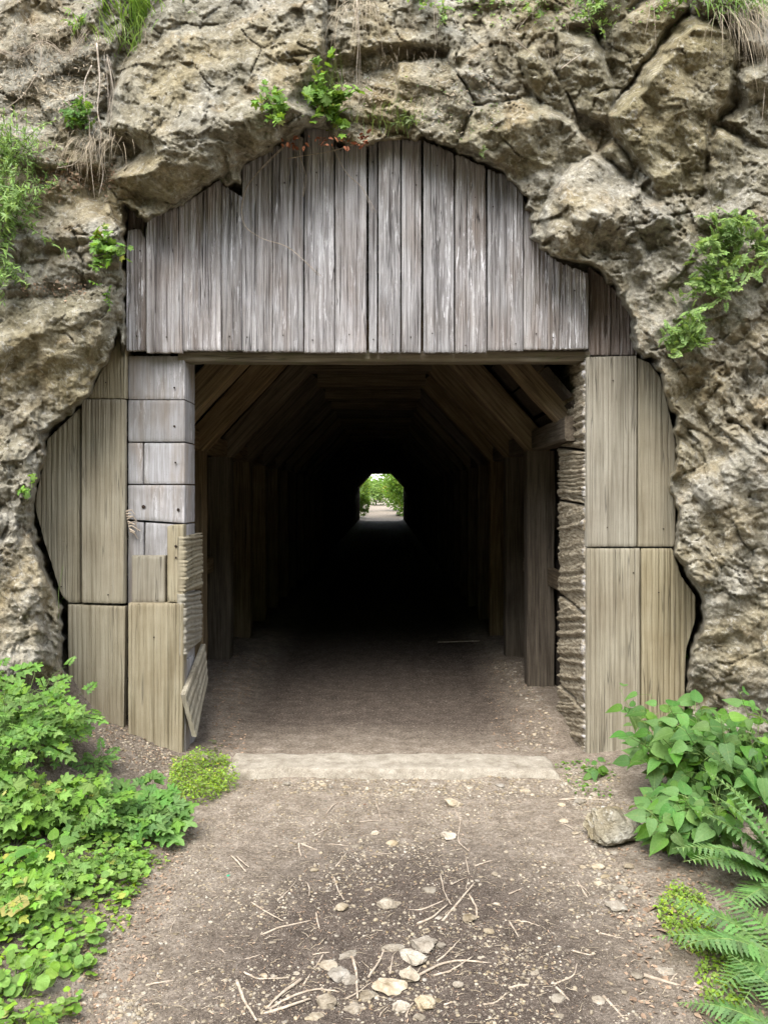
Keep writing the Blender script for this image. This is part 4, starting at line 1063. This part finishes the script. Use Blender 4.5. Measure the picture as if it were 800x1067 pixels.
grass('sparse green grass on the right part of the gable top', 415, 128, 70, .13, 'leaf_moss', .003, (0, -.5, 1), .12, sag=.9)
grass('green grass overhanging the top right rim', 765, -4, 130, .3, 'leaf_mid', .005, (0, -.6, .3), .14, sag=2)
grass('dry straw-coloured grass hanging over the right rim', 775, 12, 120, .55, 'straw', .0022, (0, -.7, -.2), .10, name='dry_grass_tuft', sag=2.4)
grass('dry hanging straw in the crevice above the gable', 372, 5, 60, .45, 'straw', .002, (0, -.6, -.3), .06, name='dry_grass_tuft', sag=2.2)
grass('brown dead grass in the hollow left of the big boulder', 100, 145, 110, .3, 'straw', .0016, (0, -.6, -.1), .09, name='dry_grass_tuft', sag=2.0)
grass('dead grass matted over the upper left ledge', 55, 45, 120, .3, 'straw', .0014, (0, -.6, 0), .25, name='dry_grass_tuft', sag=2.0)
grass('dead stalks on the slope right of the gable plant', 445, 60, 110, .22, 'straw', .0014, (.1, -.6, 0), .22, name='dry_grass_tuft', sag=1.8)
grass('thin brown stalks above the right shoulder rock', 545, 30, 40, .25, 'straw', .0014, (0, -.7, 0), .18, name='dry_grass_tuft', sag=2.0)
# rusty dead leaves on the gable top
it = []
for k in range(60):
    u = random.choice([random.gauss(298, 8), random.gauss(352, 16), random.gauss(375, 6)]); v = 146-abs(random.gauss(0, 6))+abs(u-335)*.03
    it.append((P(u, v+6, 4.50+random.uniform(-.05, .03)), rv(1), random.uniform(.02, .04), random.uniform(-1, 1)))
tag(leaves('dead_leaves', T_oval, it, M['rust'], None, origin=P(335, 145, 4.68)), 'rusty dead leaves caught on the gable peak', 'dead leaves')

def ledge_litter(label, box, n, mat, tm, size, seed):
    rnd = random.Random(seed); it = []
    for k in range(n):
        u = rnd.uniform(box[0], box[2]); v = rnd.gauss((box[1]+box[3])/2, (box[3]-box[1])/4)
        it.append((cliff(u, v, .006), (rnd.gauss(0, 1), -.3, rnd.gauss(0, .5)), size*rnd.uniform(.5, 1.4), rnd.uniform(-1, 1), (0, -.6, .8)))
    o = leaves('leaf_litter', tm, it, M[mat], None, origin=cliff((box[0]+box[2])/2, (box[1]+box[3])/2)); struct(o, 'stuff'); o['label'] = label
ledge_litter('brown dead leaves on the left ledge under the hollow', (35, 165, 120, 200), 420, 'litter', T_oval, .02, 1)
ledge_litter('ochre crumbs on the lower left slab top', (20, 290, 90, 312), 200, 'litter', T_oval, .014, 2)
ledge_litter('dead stalks and leaf scraps on the slope above the gable', (330, 50, 520, 140), 800, 'straw', T_lance, .022, 3)
ledge_litter('tiny green weeds dotted over the slope above the gable', (270, 80, 520, 150), 260, 'leaf_moss', T_oval, .014, 4)
ledge_litter('dead stalks over the upper left rock', (0, 0, 110, 180), 1600, 'straw', T_lance, .022, 5)
ledge_litter('small green leaves scattered on the rock rim', (470, -15, 800, 25), 500, 'leaf_pale', T_oval, .02, 6)
# ---- roots and vines
def vine(label, pts, r, off=.03, mat='root', n=1, name='root', Y=None):
    mb = MB(); base = None
    for k in range(n):
        W = []
        for (u, v) in pts:
            p = cliff(u+random.gauss(0, 2.5 if k else 0), v+random.gauss(0, 2 if k else 0), off) if Y is None else P(u+random.gauss(0, 2 if k else 0), v, Y)
            W.append(p)
        W = np.array(W)
        if Y is None:   # hangs free: smooth the distance
            W_y = np.minimum.accumulate(W[:, 1][::-1])[::-1]*.5+W[:, 1].min()*.5
            W = np.array([P((w[0]/w[1])*F+CX, HY-(w[2]-CH)/w[1]*F, yy) for w, yy in zip(W, W_y)])
        t = np.linspace(0, len(W)-1, len(W)*4); S = np.array([np.interp(t, range(len(W)), W[:, i]) for i in range(3)]).T
        S[1:-1] = (S[:-2]+S[1:-1]*2+S[2:])/4; S[1:-1] = (S[:-2]+S[1:-1]*2+S[2:])/4
        base = S[0] if base is None else base
        mb.tube(S, r*(1 if k == 0 else .55), r*.5, 5)
    return tag(mb.build(name, M[mat], None, True, origin=base), label, 'root')
vine('long pale root dangling left of the big boulder', [(101, 45), (105, 85), (101, 115), (106, 135), (103, 160), (109, 180), (103, 205)], .0055, .05)
vine('curved pale root loop beside the long dangling one', [(96, 68), (88, 84), (88, 108), (94, 125), (93, 150), (99, 208)], .0045, .05)
vine('thin hanging rootlets behind the dangling roots', [(112, 60), (118, 90), (112, 120), (116, 150)], .002, .03, n=7, name='rootlets')
vine('thin branch crossing the left hollow', [(60, 175), (78, 172), (96, 150), (104, 140)], .0025, .05)
vine('fine twigs sprawling on the upper left ledge', [(-5, 50), (20, 60), (45, 40), (70, 60), (92, 30)], .002, .03, n=6, name='rootlets', mat='twig')
vine('bare brown branch along the upper left rock', [(0, 118), (25, 100), (42, 72), (44, 50), (30, 20)], .0028, .04, mat='twig')
vine('pair of thin roots hanging down the rock above the gable', [(372, 0), (374, 40), (371, 75), (374, 110)], .0022, .03, n=3, name='rootlets')
vine('thin root down the rock right of centre', [(453, 0), (452, 25), (454, 45)], .0022, .03, n=2)
vine('twig lying across the rock at upper right', [(530, 36), (545, 48), (556, 58)], .003, .03, mat='twig')
vine('small bare branch near the right end of the twig', [(540, 30), (552, 14), (563, 6)], .0022, .03, mat='twig')
vine('pale broken stick on the shaded rock at upper right', [(584, 72), (594, 64), (604, 57)], .0035, .03)
vine('brown root hanging over the tall slab rim', [(678, -5), (676, 15), (671, 38)], .0022, .03, mat='twig')
vine('second brown root over the tall slab rim', [(680, -5), (682, 25), (683, 52)], .0022, .03, mat='twig')
vine('long thin root hanging at the right picture edge', [(798, 60), (796, 95), (793, 130)], .0022, .03)
vine('thin bare stem arching right from the feathery shrub', [(752, 298), (768, 290), (786, 282), (804, 276)], .0025, .05)
vine('pale creeper looping down the left gable planks', [(298, 150), (275, 172), (256, 195), (251, 222), (256, 238), (275, 250), (300, 256), (335, 288)], .0032, Y=4.68, n=2, name='creeper')
vine('thin creeper crossing the middle gable planks', [(300, 165), (318, 162), (345, 158), (372, 150), (385, 146)], .0028, Y=4.67, n=2, name='creeper')
vine('thin creeper hanging over the peak planks', [(312, 140), (312, 162), (320, 185), (316, 205)], .0025, Y=4.675, n=3, name='creeper')
vine('fine creeper trailing right down the peak planks', [(345, 150), (360, 180), (378, 195), (392, 222)], .0024, Y=4.675, n=2, name='creeper')
vine('slender green stem climbing before the lowest left board', [(58, 660), (62, 640), (61, 615), (66, 590)], .0022, Y=4.5, mat='stem', name='climbing_stem')

# ------------------------------------------------------------------ stones, gravel, twigs, litter
def stone_mesh(seed, sub=3, flat=.6, rough=.16):
    """angular stone: an icosphere cut by random planes"""
    rnd = random.Random(seed); import bmesh
    bm = bmesh.new(); bmesh.ops.create_icosphere(bm, subdivisions=sub, radius=1)
    pl = []
    for k in range(10):
        n = Vector([rnd.gauss(0, 1), rnd.gauss(0, 1), rnd.gauss(0, 1)]).normalized(); pl.append((n, rnd.uniform(.55, .85)))
    for v in bm.verts:
        for n, d in pl:
            e = v.co.dot(n)-d
            if e > 0: v.co -= n*e
    V = np.array([v.co[:] for v in bm.verts]); Fc = [tuple(v.index for v in f.verts) for f in bm.faces]; bm.free()
    V *= (1+rough*.35*fbm(V[:, 0]*2.2+V[:, 2], V[:, 1]*2.2-V[:, 2], seed, 3))[:, None]
    V /= np.abs(V[:, :2]).max(); V[:, 2] *= flat
    return V, Fc
def stone(u, v, w, label, group=None, h=.7, rot=None, seed=0, asp=.75, name='stone'):
    p = ray_ground(u, v); s = w*1.22/2/F*p[1]; V, Fc = stone_mesh(seed, 4 if w > 40 else 3 if w > 12 else 2, rough=.5 if w > 12 else .3)
    V = V.copy(); V[:, 1] *= asp; V[:, 2] *= h/.6*.62
    a = random.uniform(-.5, .5) if rot is None else rot; c, q = math.cos(a), math.sin(a)
    R = np.array([[c, q, 0], [-q, c, 0], [0, 0, 1]]); V = V@R*s
    V[:, 2] -= V[:, 2].min()+s*h*.10
    o = obj(name, V+p, Fc, M['rock' if w > 40 else 'stone'], None, False, origin=p); tag(o, label, 'stone', group); return o
G1 = 'loose stones on the path'
BIG = [(636, 876, 56, 'large rough brown stone at the foot of the nettles', .95, .75), (641, 947, 23, 'yellowish rounded stone by the dry leaves at right', .6, .8),
 (404, 946, 23, 'pale knobbly stone lying alone in the middle of the path', .6, .7), (441, 988, 27, 'brown stone at the top of the stone cluster', .6, .8),
 (432, 1001, 29, 'broad pale stone in the middle of the cluster', .5, .75), (425, 1021, 21, 'blocky stone below the broad pale one', .8, .9),
 (404, 1031, 36, 'wide flat stone in front of the cluster', .4, .7), (442, 1049, 21, 'pale rounded stone near the bottom of the path', .8, .9),
 (417, 1053, 17, 'small stone left of the bottom rounded one', .8, .9), (383, 1042, 17, 'upper of two small pale stones below the cluster', .7, .8),
 (369, 1055, 23, 'flat brown stone at the bottom edge of the cluster', .5, .8), (352, 1020, 22, 'left pale stone beside the crossed sticks', .7, .85),
 (364, 1026, 17, 'brown stone between crossed sticks', .8, .9), (344, 1009, 21, 'flat dark-edged stone at the left end of the cluster', .5, .7),
 (363, 998, 28, 'long narrow stone lying like a stick above the cluster', .4, .3), (410, 991, 22, 'long slanting pale stone at the top of the cluster', .5, .45),
 (340, 1048, 19, 'angular pale stone at lower left of the cluster', .9, .9), (330, 1062, 15, 'small stone cut by the bottom edge', .6, .9),
 (466, 874, 16, 'whitish round stone in the middle distance of the path', .7, .9), (471, 840, 19, 'brownish flat stone just before the concrete step', .6, .7),
 (447, 929, 15, 'faint wedge-shaped stone set into the moist dirt', .35, .8), (487, 960, 15, 'pale stone right of the forked twig', .6, .9),
 (356, 948, 12, 'round grey pebble left of the knobbly stone', .7, .95), (409, 881, 12, 'small stone at the tip of a short twig', .7, .9),
 (695, 1014, 24, 'flat dark stone half buried at lower right', .3, .8), (623, 1046, 16, 'pale stone on the lower right path', .6, .8), (582, 1045, 14, 'brown stone on the lower right path', .7, .9)]
for i, (u, v, w, lab, hh, asp) in enumerate(BIG): stone(u, v, w, lab, None, hh, seed=100+i, asp=asp)
SMALL = [(309,1016,8),(326,981,9),(384,929,9),(391,869,10),(370,883,9),(328,908,9),(457,987,13),(457,959,9),(509,972,10),(509,945,8),(517,944,8),(467,1028,9),(478,1028,12),(437,1062,12),(299,1063,13),(322,1063,10),(455,1045,12),(284,985,10),(275,1018,8),(274,1018,6),
 (623,906,14),(630,916,11),(623,923,12),(646,928,14),(557,1016,9),(550,1042,8),(582,1062,13),(663,1019,12),(614,1018,8),(600,870,8),(587,857,10),(610,848,9),(604,838,12),(585,840,9),(620,830,10),(566,905,7),(642,1060,9),(595,950,6),(523,1056,8),(515,912,7),
 (300,818,10),(336,820,9),(360,821,8),(410,822,8),(430,826,9),(452,818,8),(490,822,9),(520,820,10),(548,826,9),(398,830,7),(378,815,7),(466,905,6),(500,915,6),(478,938,6),(330,822,7),(290,840,6),(350,860,6),(318,880,6),(270,905,5),(210,890,6),(190,960,6),(180,1000,7),(110,1040,12),(95,1035,9),(102,1020,8),(135,1010,7),(150,985,8),(166,1040,6),(230,1030,6),(225,985,6),(90,1005,9),(100,990,8),(640,890,9),(655,905,10),(662,930,9),(670,938,8),(607,905,7),(598,895,8),(650,1035,7),(672,1045,8),(700,1048,9),(560,985,6),(540,960,5),(528,990,6),(500,1000,7),(492,1040,8)]
for i, (u, v, w) in enumerate(SMALL): stone(u, v, w*.95, 'small pale loose stone on the dirt path', G1, random.uniform(.5, .8), seed=300+i, asp=random.uniform(.6, .95))

def pebbles(name, poly, n, smin, smax, seed, label, dens=0, mat='stone', zadd=0):
    rnd = random.Random(seed); W = [ray_ground(u, v) for u, v in poly]; xy = [(w[0], w[1]) for w in W]; xs = [p[0] for p in xy]; ys = [p[1] for p in xy]; X = []
    while len(X) < n:
        a = np.array([[rnd.uniform(min(xs), max(xs)), rnd.uniform(min(ys), max(ys))] for _ in range(n)]); k = poly_sd(xy, a[:, 0], a[:, 1]) > 0
        if dens: k &= noise(a[:, 0]*dens, a[:, 1]*dens, seed) > np.array([rnd.uniform(-.3, .4) for _ in range(n)])
        X += a[k].tolist()
    X = np.array(X[:n]); Z = ground_z(X[:, 0], X[:, 1])+zadd
    tms = [stone_mesh(seed*10+i, 1, .6) for i in range(5)]; Vs = []; Fs = []; off = 0
    for q in range(5):
        Ms = []
        for (x, y), z in list(zip(X, Z))[q::5]:
            s = smin+(smax-smin)*rnd.random()**3; an = rnd.uniform(0, 2*PI); c, w = math.cos(an), math.sin(an); b = rnd.uniform(.6, 1)
            Ms.append((np.array([[c, w, 0], [-w*b, c*b, 0], [0, 0, rnd.uniform(.6, 1)]])*s, np.array([x, y, z+s*.15])))
        V, Fa = inst(tms[q], Ms); Vs.append(V); Fs.append(Fa+off); off += len(V)
    o = obj(name, np.concatenate(Vs), np.concatenate(Fs), M[mat], None, False, origin=W[0]); struct(o, 'stuff'); o['label'] = label
pebbles('gravel', [(60, 1075), (130, 960), (210, 850), (250, 815), (600, 812), (660, 900), (700, 1000), (740, 1075)], 10500, .0016, .0095, 1, 'fine gravel strewn over the dirt path', 3)
pebbles('gravel', [(60, 1075), (150, 940), (250, 825), (600, 822), (680, 930), (720, 1075)], 1300, .003, .013, 8, 'scattered mixed small stones on the path', 2)
pebbles('gravel', [(255, 812), (300, 812), (580, 810), (600, 822), (560, 835), (300, 830)], 1700, .004, .015, 2, 'band of gravel in front of the concrete step')
pebbles('gravel', [(570, 840), (590, 800), (640, 790), (665, 850), (640, 900), (690, 960), (660, 980), (610, 900)], 1500, .004, .018, 3, 'coarser gravel along the right path edge', 4)
pebbles('gravel', [(90, 765), (100, 748), (150, 758), (185, 790), (190, 812), (120, 800)], 1100, .004, .015, 4, 'pale gravel bank below the left tan boards')
pebbles('gravel', [(60, 1075), (85, 1000), (120, 960), (150, 985), (150, 1075)], 500, .004, .014, 5, 'pale gravel patch at the lower left path edge', 4)
pebbles('gravel', [(510, 690), (545, 690), (572, 745), (585, 785), (520, 780), (560, 745), (520, 710)], 600, .004, .018, 6, 'rubble along the right tunnel wall')
pebbles('gravel', [(222, 785), (222, 700), (250, 680), (275, 690), (240, 740), (262, 790)], 500, .003, .014, 7, 'litter and gravel along the left tunnel wall', mat='litter')
def litter(poly, n, smin, smax, seed, label, mat='litter', tm=T_oval):
    o, c = scatter('leaf_litter', tm, poly, n, (smin+smax)/2, M[mat], .001, .012, seed=seed, flat=.3, rndrot=True); struct(o, 'stuff'); o['label'] = label
litter([(60, 1075), (130, 960), (210, 850), (250, 815), (600, 812), (660, 900), (700, 1000), (740, 1075)], 3200, .006, .017, 21, 'scraps of dead leaves on the path', tm=T_lance)
litter([(60, 1075), (90, 960), (150, 900), (190, 860), (215, 850), (170, 960), (120, 1075)], 700, .01, .022, 22, 'brown leaf litter at the left path edge')
litter([(92, 765), (100, 748), (150, 758), (185, 790), (190, 812), (120, 800)], 500, .01, .022, 23, 'pinkish leaf litter on the bank under the tan boards')
litter([(222, 790), (222, 700), (250, 680), (285, 690), (250, 740), (262, 790)], 700, .012, .028, 24, 'dead leaves along the left tunnel wall')
litter([(660, 1060), (640, 960), (640, 870), (700, 850), (760, 900), (800, 1075)], 700, .012, .03, 25, 'brown leaves among the ferns and chickweed')
litter([(500, 690), (548, 690), (575, 745), (590, 785), (515, 780)], 500, .01, .025, 26, 'dead leaves along the right tunnel wall')
for (u, v, a, s, lab) in ((672, 955, .9, .10, 'long curled brown leaf beside the yellowish stone'), (683, 972, -.6, .09, 'second curled brown leaf below the first'), (657, 838, .3, .05, 'reddish dead leaf behind the large brown stone')):
    c = ray_ground(u, v); tag(leaves('dead_leaf', T_oval, [(c+[0, 0, .012], (math.cos(a), math.sin(a), .12), s, .3)], M['litter'], None, origin=c), lab, 'leaf')

def crop6(pts): return [(230+x/2.667, 800+y/2.667) for x, y in pts]
def crop7(pts): return [(530+x/2.963, 800+y/2.963) for x, y in pts]
def crop5(pts): return [(x/2.963, 840+y/2.963) for x, y in pts]
TW = [(crop6([(225,595),(165,640),(125,680)]), 3.0, 'thick curved twig at the lower left of the path'), (crop6([(45,600),(65,655),(100,712)]), 3.2, 'thick pale stick at the bottom left of the path'),
 (crop6([(105,475),(160,450),(260,430)]), 2.2, None), (crop6([(85,380),(130,410),(175,432)]), 1.8, None), (crop6([(265,410),(275,455)]), 2, None), (crop6([(160,372),(190,345),(210,318)]), 1.6, None),
 (crop6([(65,575),(100,595),(190,590)]), 1.8, None), (crop6([(315,310),(325,345),(342,372)]), 2, None), (crop6([(410,590),(440,545),(460,500)]), 2.4, 'straight twig leaning on the stone cluster'),
 (crop6([(230,610),(265,560),(287,520)]), 2.2, None), (crop6([(365,530),(378,580),(380,650)]), 3.0, 'upright stick crossing the stone cluster'), (crop6([(120,695),(190,670),(250,650)]), 2.8, None),
 (crop6([(130,680),(200,640),(265,620),(330,630)]), 2.2, None), (crop6([(540,590),(610,550),(680,540),(780,555)]), 2.4, 'long thin twig right of the stone cluster'), (crop6([(590,585),(640,570),(700,530)]), 2, None),
 (crop6([(615,435),(660,380),(705,325)]), 3.0, 'forked thick twig on the right of the path centre'), (crop6([(690,360),(712,400),(708,460)]), 2.6, None), (crop6([(545,440),(590,420),(630,385)]), 2.4, None),
 (crop6([(500,402),(560,400),(620,375)]), 2, None), (crop6([(610,300),(620,350),(640,385)]), 1.6, None), (crop6([(220,215),(280,238)]), 2.4, None), (crop6([(218,215),(224,250)]), 2.8, None),
 (crop6([(270,218),(355,222)]), 1.6, None), (crop6([(320,280),(350,240)]), 1.8, None), (crop6([(705,280),(755,262)]), 2, None), (crop6([(650,120),(668,150),(655,210),(690,238)]), 2, None),
 (crop6([(295,130),(315,105),(355,92)]), 1.8, None), (crop6([(430,100),(445,150)]), 1.6, None), (crop6([(260,192),(298,172)]), 1.6, None), (crop6([(30,250),(70,295)]), 2.2, None),
 (crop6([(600,545),(640,510),(665,480)]), 1.6, None), (crop6([(385,155),(440,150)]), 1.4, None), (crop6([(155,215),(200,215)]), 1.2, None), (crop6([(415,245),(480,243)]), 1.4, None), (crop6([(730,665),(765,660),(795,630)]), 1.8, None),
 (crop6([(620,665),(670,650),(695,630)]), 1.6, None), (crop6([(440,700),(465,670)]), 1.4, None), (crop6([(515,700),(535,660)]), 2, None), (crop6([(240,325),(246,360)]), 1.5, None), (crop6([(470,580),(478,525)]), 1.5, None),
 (crop6([(680,255),(690,300),(680,345)]), 1.4, None), (crop6([(640,330),(680,310)]), 1.2, None), (crop6([(255,525),(320,520)]), 1.6, None), (crop6([(345,650),(420,600)]), 1.6, None), (crop6([(60,540),(130,520)]), 1.1, None),
 (crop7([(155,105),(230,100),(312,108)]), 3.0, 'thin branch on the ground behind the large brown stone'), (crop7([(0,480),(30,530)]), 2, None), (crop7([(10,480),(95,495)]), 1.6, None), (crop7([(280,515),(355,535)]), 1.8, None),
 (crop7([(415,650),(500,675),(620,705)]), 3.4, 'long brown stick at the lower right path edge'), (crop7([(195,570),(270,590)]), 1.8, None), (crop7([(145,685),(220,780)]), 2.2, None), (crop7([(290,715),(355,785)]), 2.8, None),
 (crop7([(140,675),(200,650),(210,610)]), 1.8, None), (crop7([(205,340),(225,380),(245,410)]), 2, None), (crop7([(50,720),(130,745)]), 1.8, None), (crop7([(0,690),(60,680)]), 2.4, None), (crop7([(0,395),(40,378)]), 1.8, None),
 (crop7([(495,670),(520,640)]), 1.6, None), (crop7([(570,675),(600,690),(630,700)]), 3, None), (crop7([(110,745),(170,740)]), 1.6, None), (crop7([(160,175),(205,200)]), 1.6, None), (crop7([(210,360),(250,400)]), 1.6, None),
 (crop5([(715,160),(755,205)]), 2, None), (crop5([(730,160),(770,195)]), 1.8, None), (crop5([(455,420),(530,410)]), 1.8, None), (crop5([(450,560),(500,550),(565,545)]), 1.8, None), (crop5([(525,405),(545,350)]), 1.2, None), (crop5([(675,445),(700,470)]), 1.4, None)]
for i, (pts, w, lab) in enumerate(TW):
    pts = [(u, v) for u, v in pts]; r = w*.56/F*2.9
    Wp = [ray_ground(u, min(v, 1072))+np.array([0, 0, r*.9+.003+random.uniform(0, .003)]) for u, v in pts]
    W = np.array(Wp)
    if len(W) == 2: W = np.array([W[0], (W[0]+W[1])/2+[random.uniform(-.006, .006), random.uniform(-.01, .01), .002], W[1]])
    t = np.linspace(0, len(W)-1, 12); S = np.array([np.interp(t, range(len(W)), W[:, k]) for k in range(3)]).T
    S[1:-1] = (S[:-2]+S[1:-1]+S[2:])/3; S[1:-1, :2] += np.array([[random.gauss(0, .0006), random.gauss(0, .001)] for _ in range(10)])
    mb = MB(); mb.tube(S, r, r*.55, 6)
    tag(mb.build('twig', M['twig'], None, True, origin=S[0]), lab or 'thin dry twig lying on the dirt path', 'twig', None if lab else 'dry twigs on the path')
# fine twigs as scraps
it = []; rnd = random.Random(5)
mb = MB()
for k in range(1000):
    u = rnd.uniform(120, 700); v = rnd.uniform(820, 1066); p = P(u, v, CH*F/(v-HY)); a = rnd.uniform(0, PI); L = rnd.uniform(.012, .05)
    z = float(ground_z(p[0], p[1]))+.005; d = np.array([math.cos(a), math.sin(a), 0])*L; m = np.array([-d[1], d[0], 0])*rnd.uniform(-.2, .2)
    mb.tube([(p[0], p[1], z), (p[0]+d[0]*.5+m[0], p[1]+d[1]*.5+m[1], z+.002), (p[0]+d[0], p[1]+d[1], z)], rnd.uniform(.0007, .0014), .0006, 3)
o = mb.build('twig_litter', M['straw'], None); struct(o, 'stuff'); o['label'] = 'countless hair-thin twig scraps on the path'
# white stick inside tunnel at right, green scrap
mb = MB(); mb.tube([(.58, 8.3, .03), (.9, 8.25, .05), (1.18, 8.2, .07)], .007, .005, 6); tag(mb.build('stick', M['root'], None, True, origin=(.9, 8.25, .03)), 'pale stick lying in the dark by the right wall', 'stick')
c = ray_ground(238, 914); V, Fc = stone_mesh(55, 2, .25); tag(obj('glass_shard', V*.012+c+[0, 0, .006], Fc, M['glass'], None, False, origin=c), 'small green glass shard on the left side of the path', 'glass shard')
for (u, v) in ((378, 840), (497, 979)):
    c = ray_ground(u, v); tag(leaves('red_leaf', T_oval, [(c+[0, 0, .008], (1, .3, .1), .022, .2)], M['rust'], None, origin=c), 'tiny red leaf in the gravel before the step' if v < 900 else 'tiny red leaf beside the forked twig', 'leaf')

# ------------------------------------------------------------------ beyond the far exit
def bush(label, x, y, w, h, n, ls, mat, cat='bush', name='bush'):
    z = float(ground_z(x, y)); t = thing(name, label, cat, (x, y, z)); rnd = random.Random(int(x*10+y)); it = []
    lob = [(np.array([rnd.uniform(-.6, .6)*w, rnd.uniform(-.5, .5)*w, h*rnd.uniform(.25, .8)]), rnd.uniform(.28, .5)) for _ in range(9)]
    for k in range(n):
        c, r = rnd.choice(lob); d = rv(1); d /= np.linalg.norm(d); p = c+d*np.array([w, w, h*.8])*r*rnd.uniform(.5, 1.1)
        p[2] = abs(p[2])
        it.append((p+[x, y, z], d+[0, 0, .6], ls*rnd.uniform(.6, 1.3), rnd.uniform(-1, 1)))
    leaves('foliage', T_oval, it, M[mat], t)
    mb = MB()
    for k in range(5): mb.tube(curve((x, y, z-.05), np.array([rnd.uniform(-.6, .6), rnd.uniform(-.6, .6), 1]), h*.8, 5, .1, .05), .03, .01, 5)
    mb.build('trunk', M['bark'], t); return t
bush('large round green bush right of the path beyond the far exit', 2.1, 53, 2.0, 2.6, 3500, .22, 'leaf_bright')
bush('tall darker tree behind the right bush beyond the exit', 1.9, 63, 2.8, 5.2, 5500, .24, 'leaf_bright', 'tree', 'tree')
bush('narrow green bush at the left edge of the far exit', -1.75, 49.5, .9, 2.4, 2800, .15, 'leaf_bright')
bush('pale green bush farther left beyond the exit', -2.9, 60, 1.9, 3.0, 3600, .25, 'leaf_lime')
bush('low hazy bushes at the end of the far path', -.8, 80, 3.4, 2.6, 3200, .3, 'leaf_pale')
bush('far green bush left of the path end', -6.5, 90, 3.0, 3.2, 2000, .3, 'leaf_bright')
stone(414.5, 537.5, 5, 'dark boulder lying beside the path just inside the far exit', h=.7, seed=901, name='boulder')

# ------------------------------------------------------------------ light, world, camera
cam = bpy.data.cameras.new('camera'); co = bpy.data.objects.new('camera', cam); COL.objects.link(co); scene.camera = co
co.location = (0, 0, CH); co.rotation_euler = (PI/2, 0, 0)
cam.sensor_fit = 'VERTICAL'; cam.sensor_height = 36; cam.lens = 36*F/1067
cam.shift_y = -(HY-533.5)/1067*-1*-1 if False else (HY-533.5)/1067
cam.clip_end = 2000; cam.clip_start = .05
EL, AZ = 56, 200      # sun elevation, compass direction it comes from (behind and left of the viewer)
w = bpy.data.worlds.new('World'); scene.world = w; w.use_nodes = True; nt = w.node_tree; bg = nt.nodes['Background']
sky = nt.nodes.new('ShaderNodeTexSky'); sky.sky_type = 'NISHITA'; sky.sun_disc = False
sky.sun_elevation = math.radians(EL); sky.sun_rotation = math.radians(AZ); sky.air_density = 1.0; sky.dust_density = 1.0; sky.ozone_density = 1.0
hs = nt.nodes.new('ShaderNodeHueSaturation'); hs.inputs['Saturation'].default_value = .38     # high thin cloud
nt.links.new(sky.outputs[0], hs.inputs['Color']); nt.links.new(hs.outputs[0], bg.inputs[0]); bg.inputs[1].default_value = .15
sl = bpy.data.lights.new('sun', 'SUN'); sl.energy = 1.05; sl.angle = math.radians(40); sl.color = (1, .965, .91)
so = bpy.data.objects.new('sun', sl); COL.objects.link(so)
az = math.radians(AZ); el = math.radians(EL)
dv = Vector((math.sin(az)*math.cos(el), math.cos(az)*math.cos(el), math.sin(el)))
so.rotation_euler = dv.to_track_quat('Z', 'Y').to_euler()
scene.view_settings.view_transform = 'Standard'; scene.view_settings.look = 'None'; scene.view_settings.gamma = 1
scene.view_settings.exposure = 2.52
cy = scene.cycles; cy.max_bounces = 5; cy.diffuse_bounces = 3; cy.use_adaptive_sampling = True; cy.adaptive_threshold = .012
for o in list(bpy.data.objects):
    if '_o' in o.keys(): del o['_o']
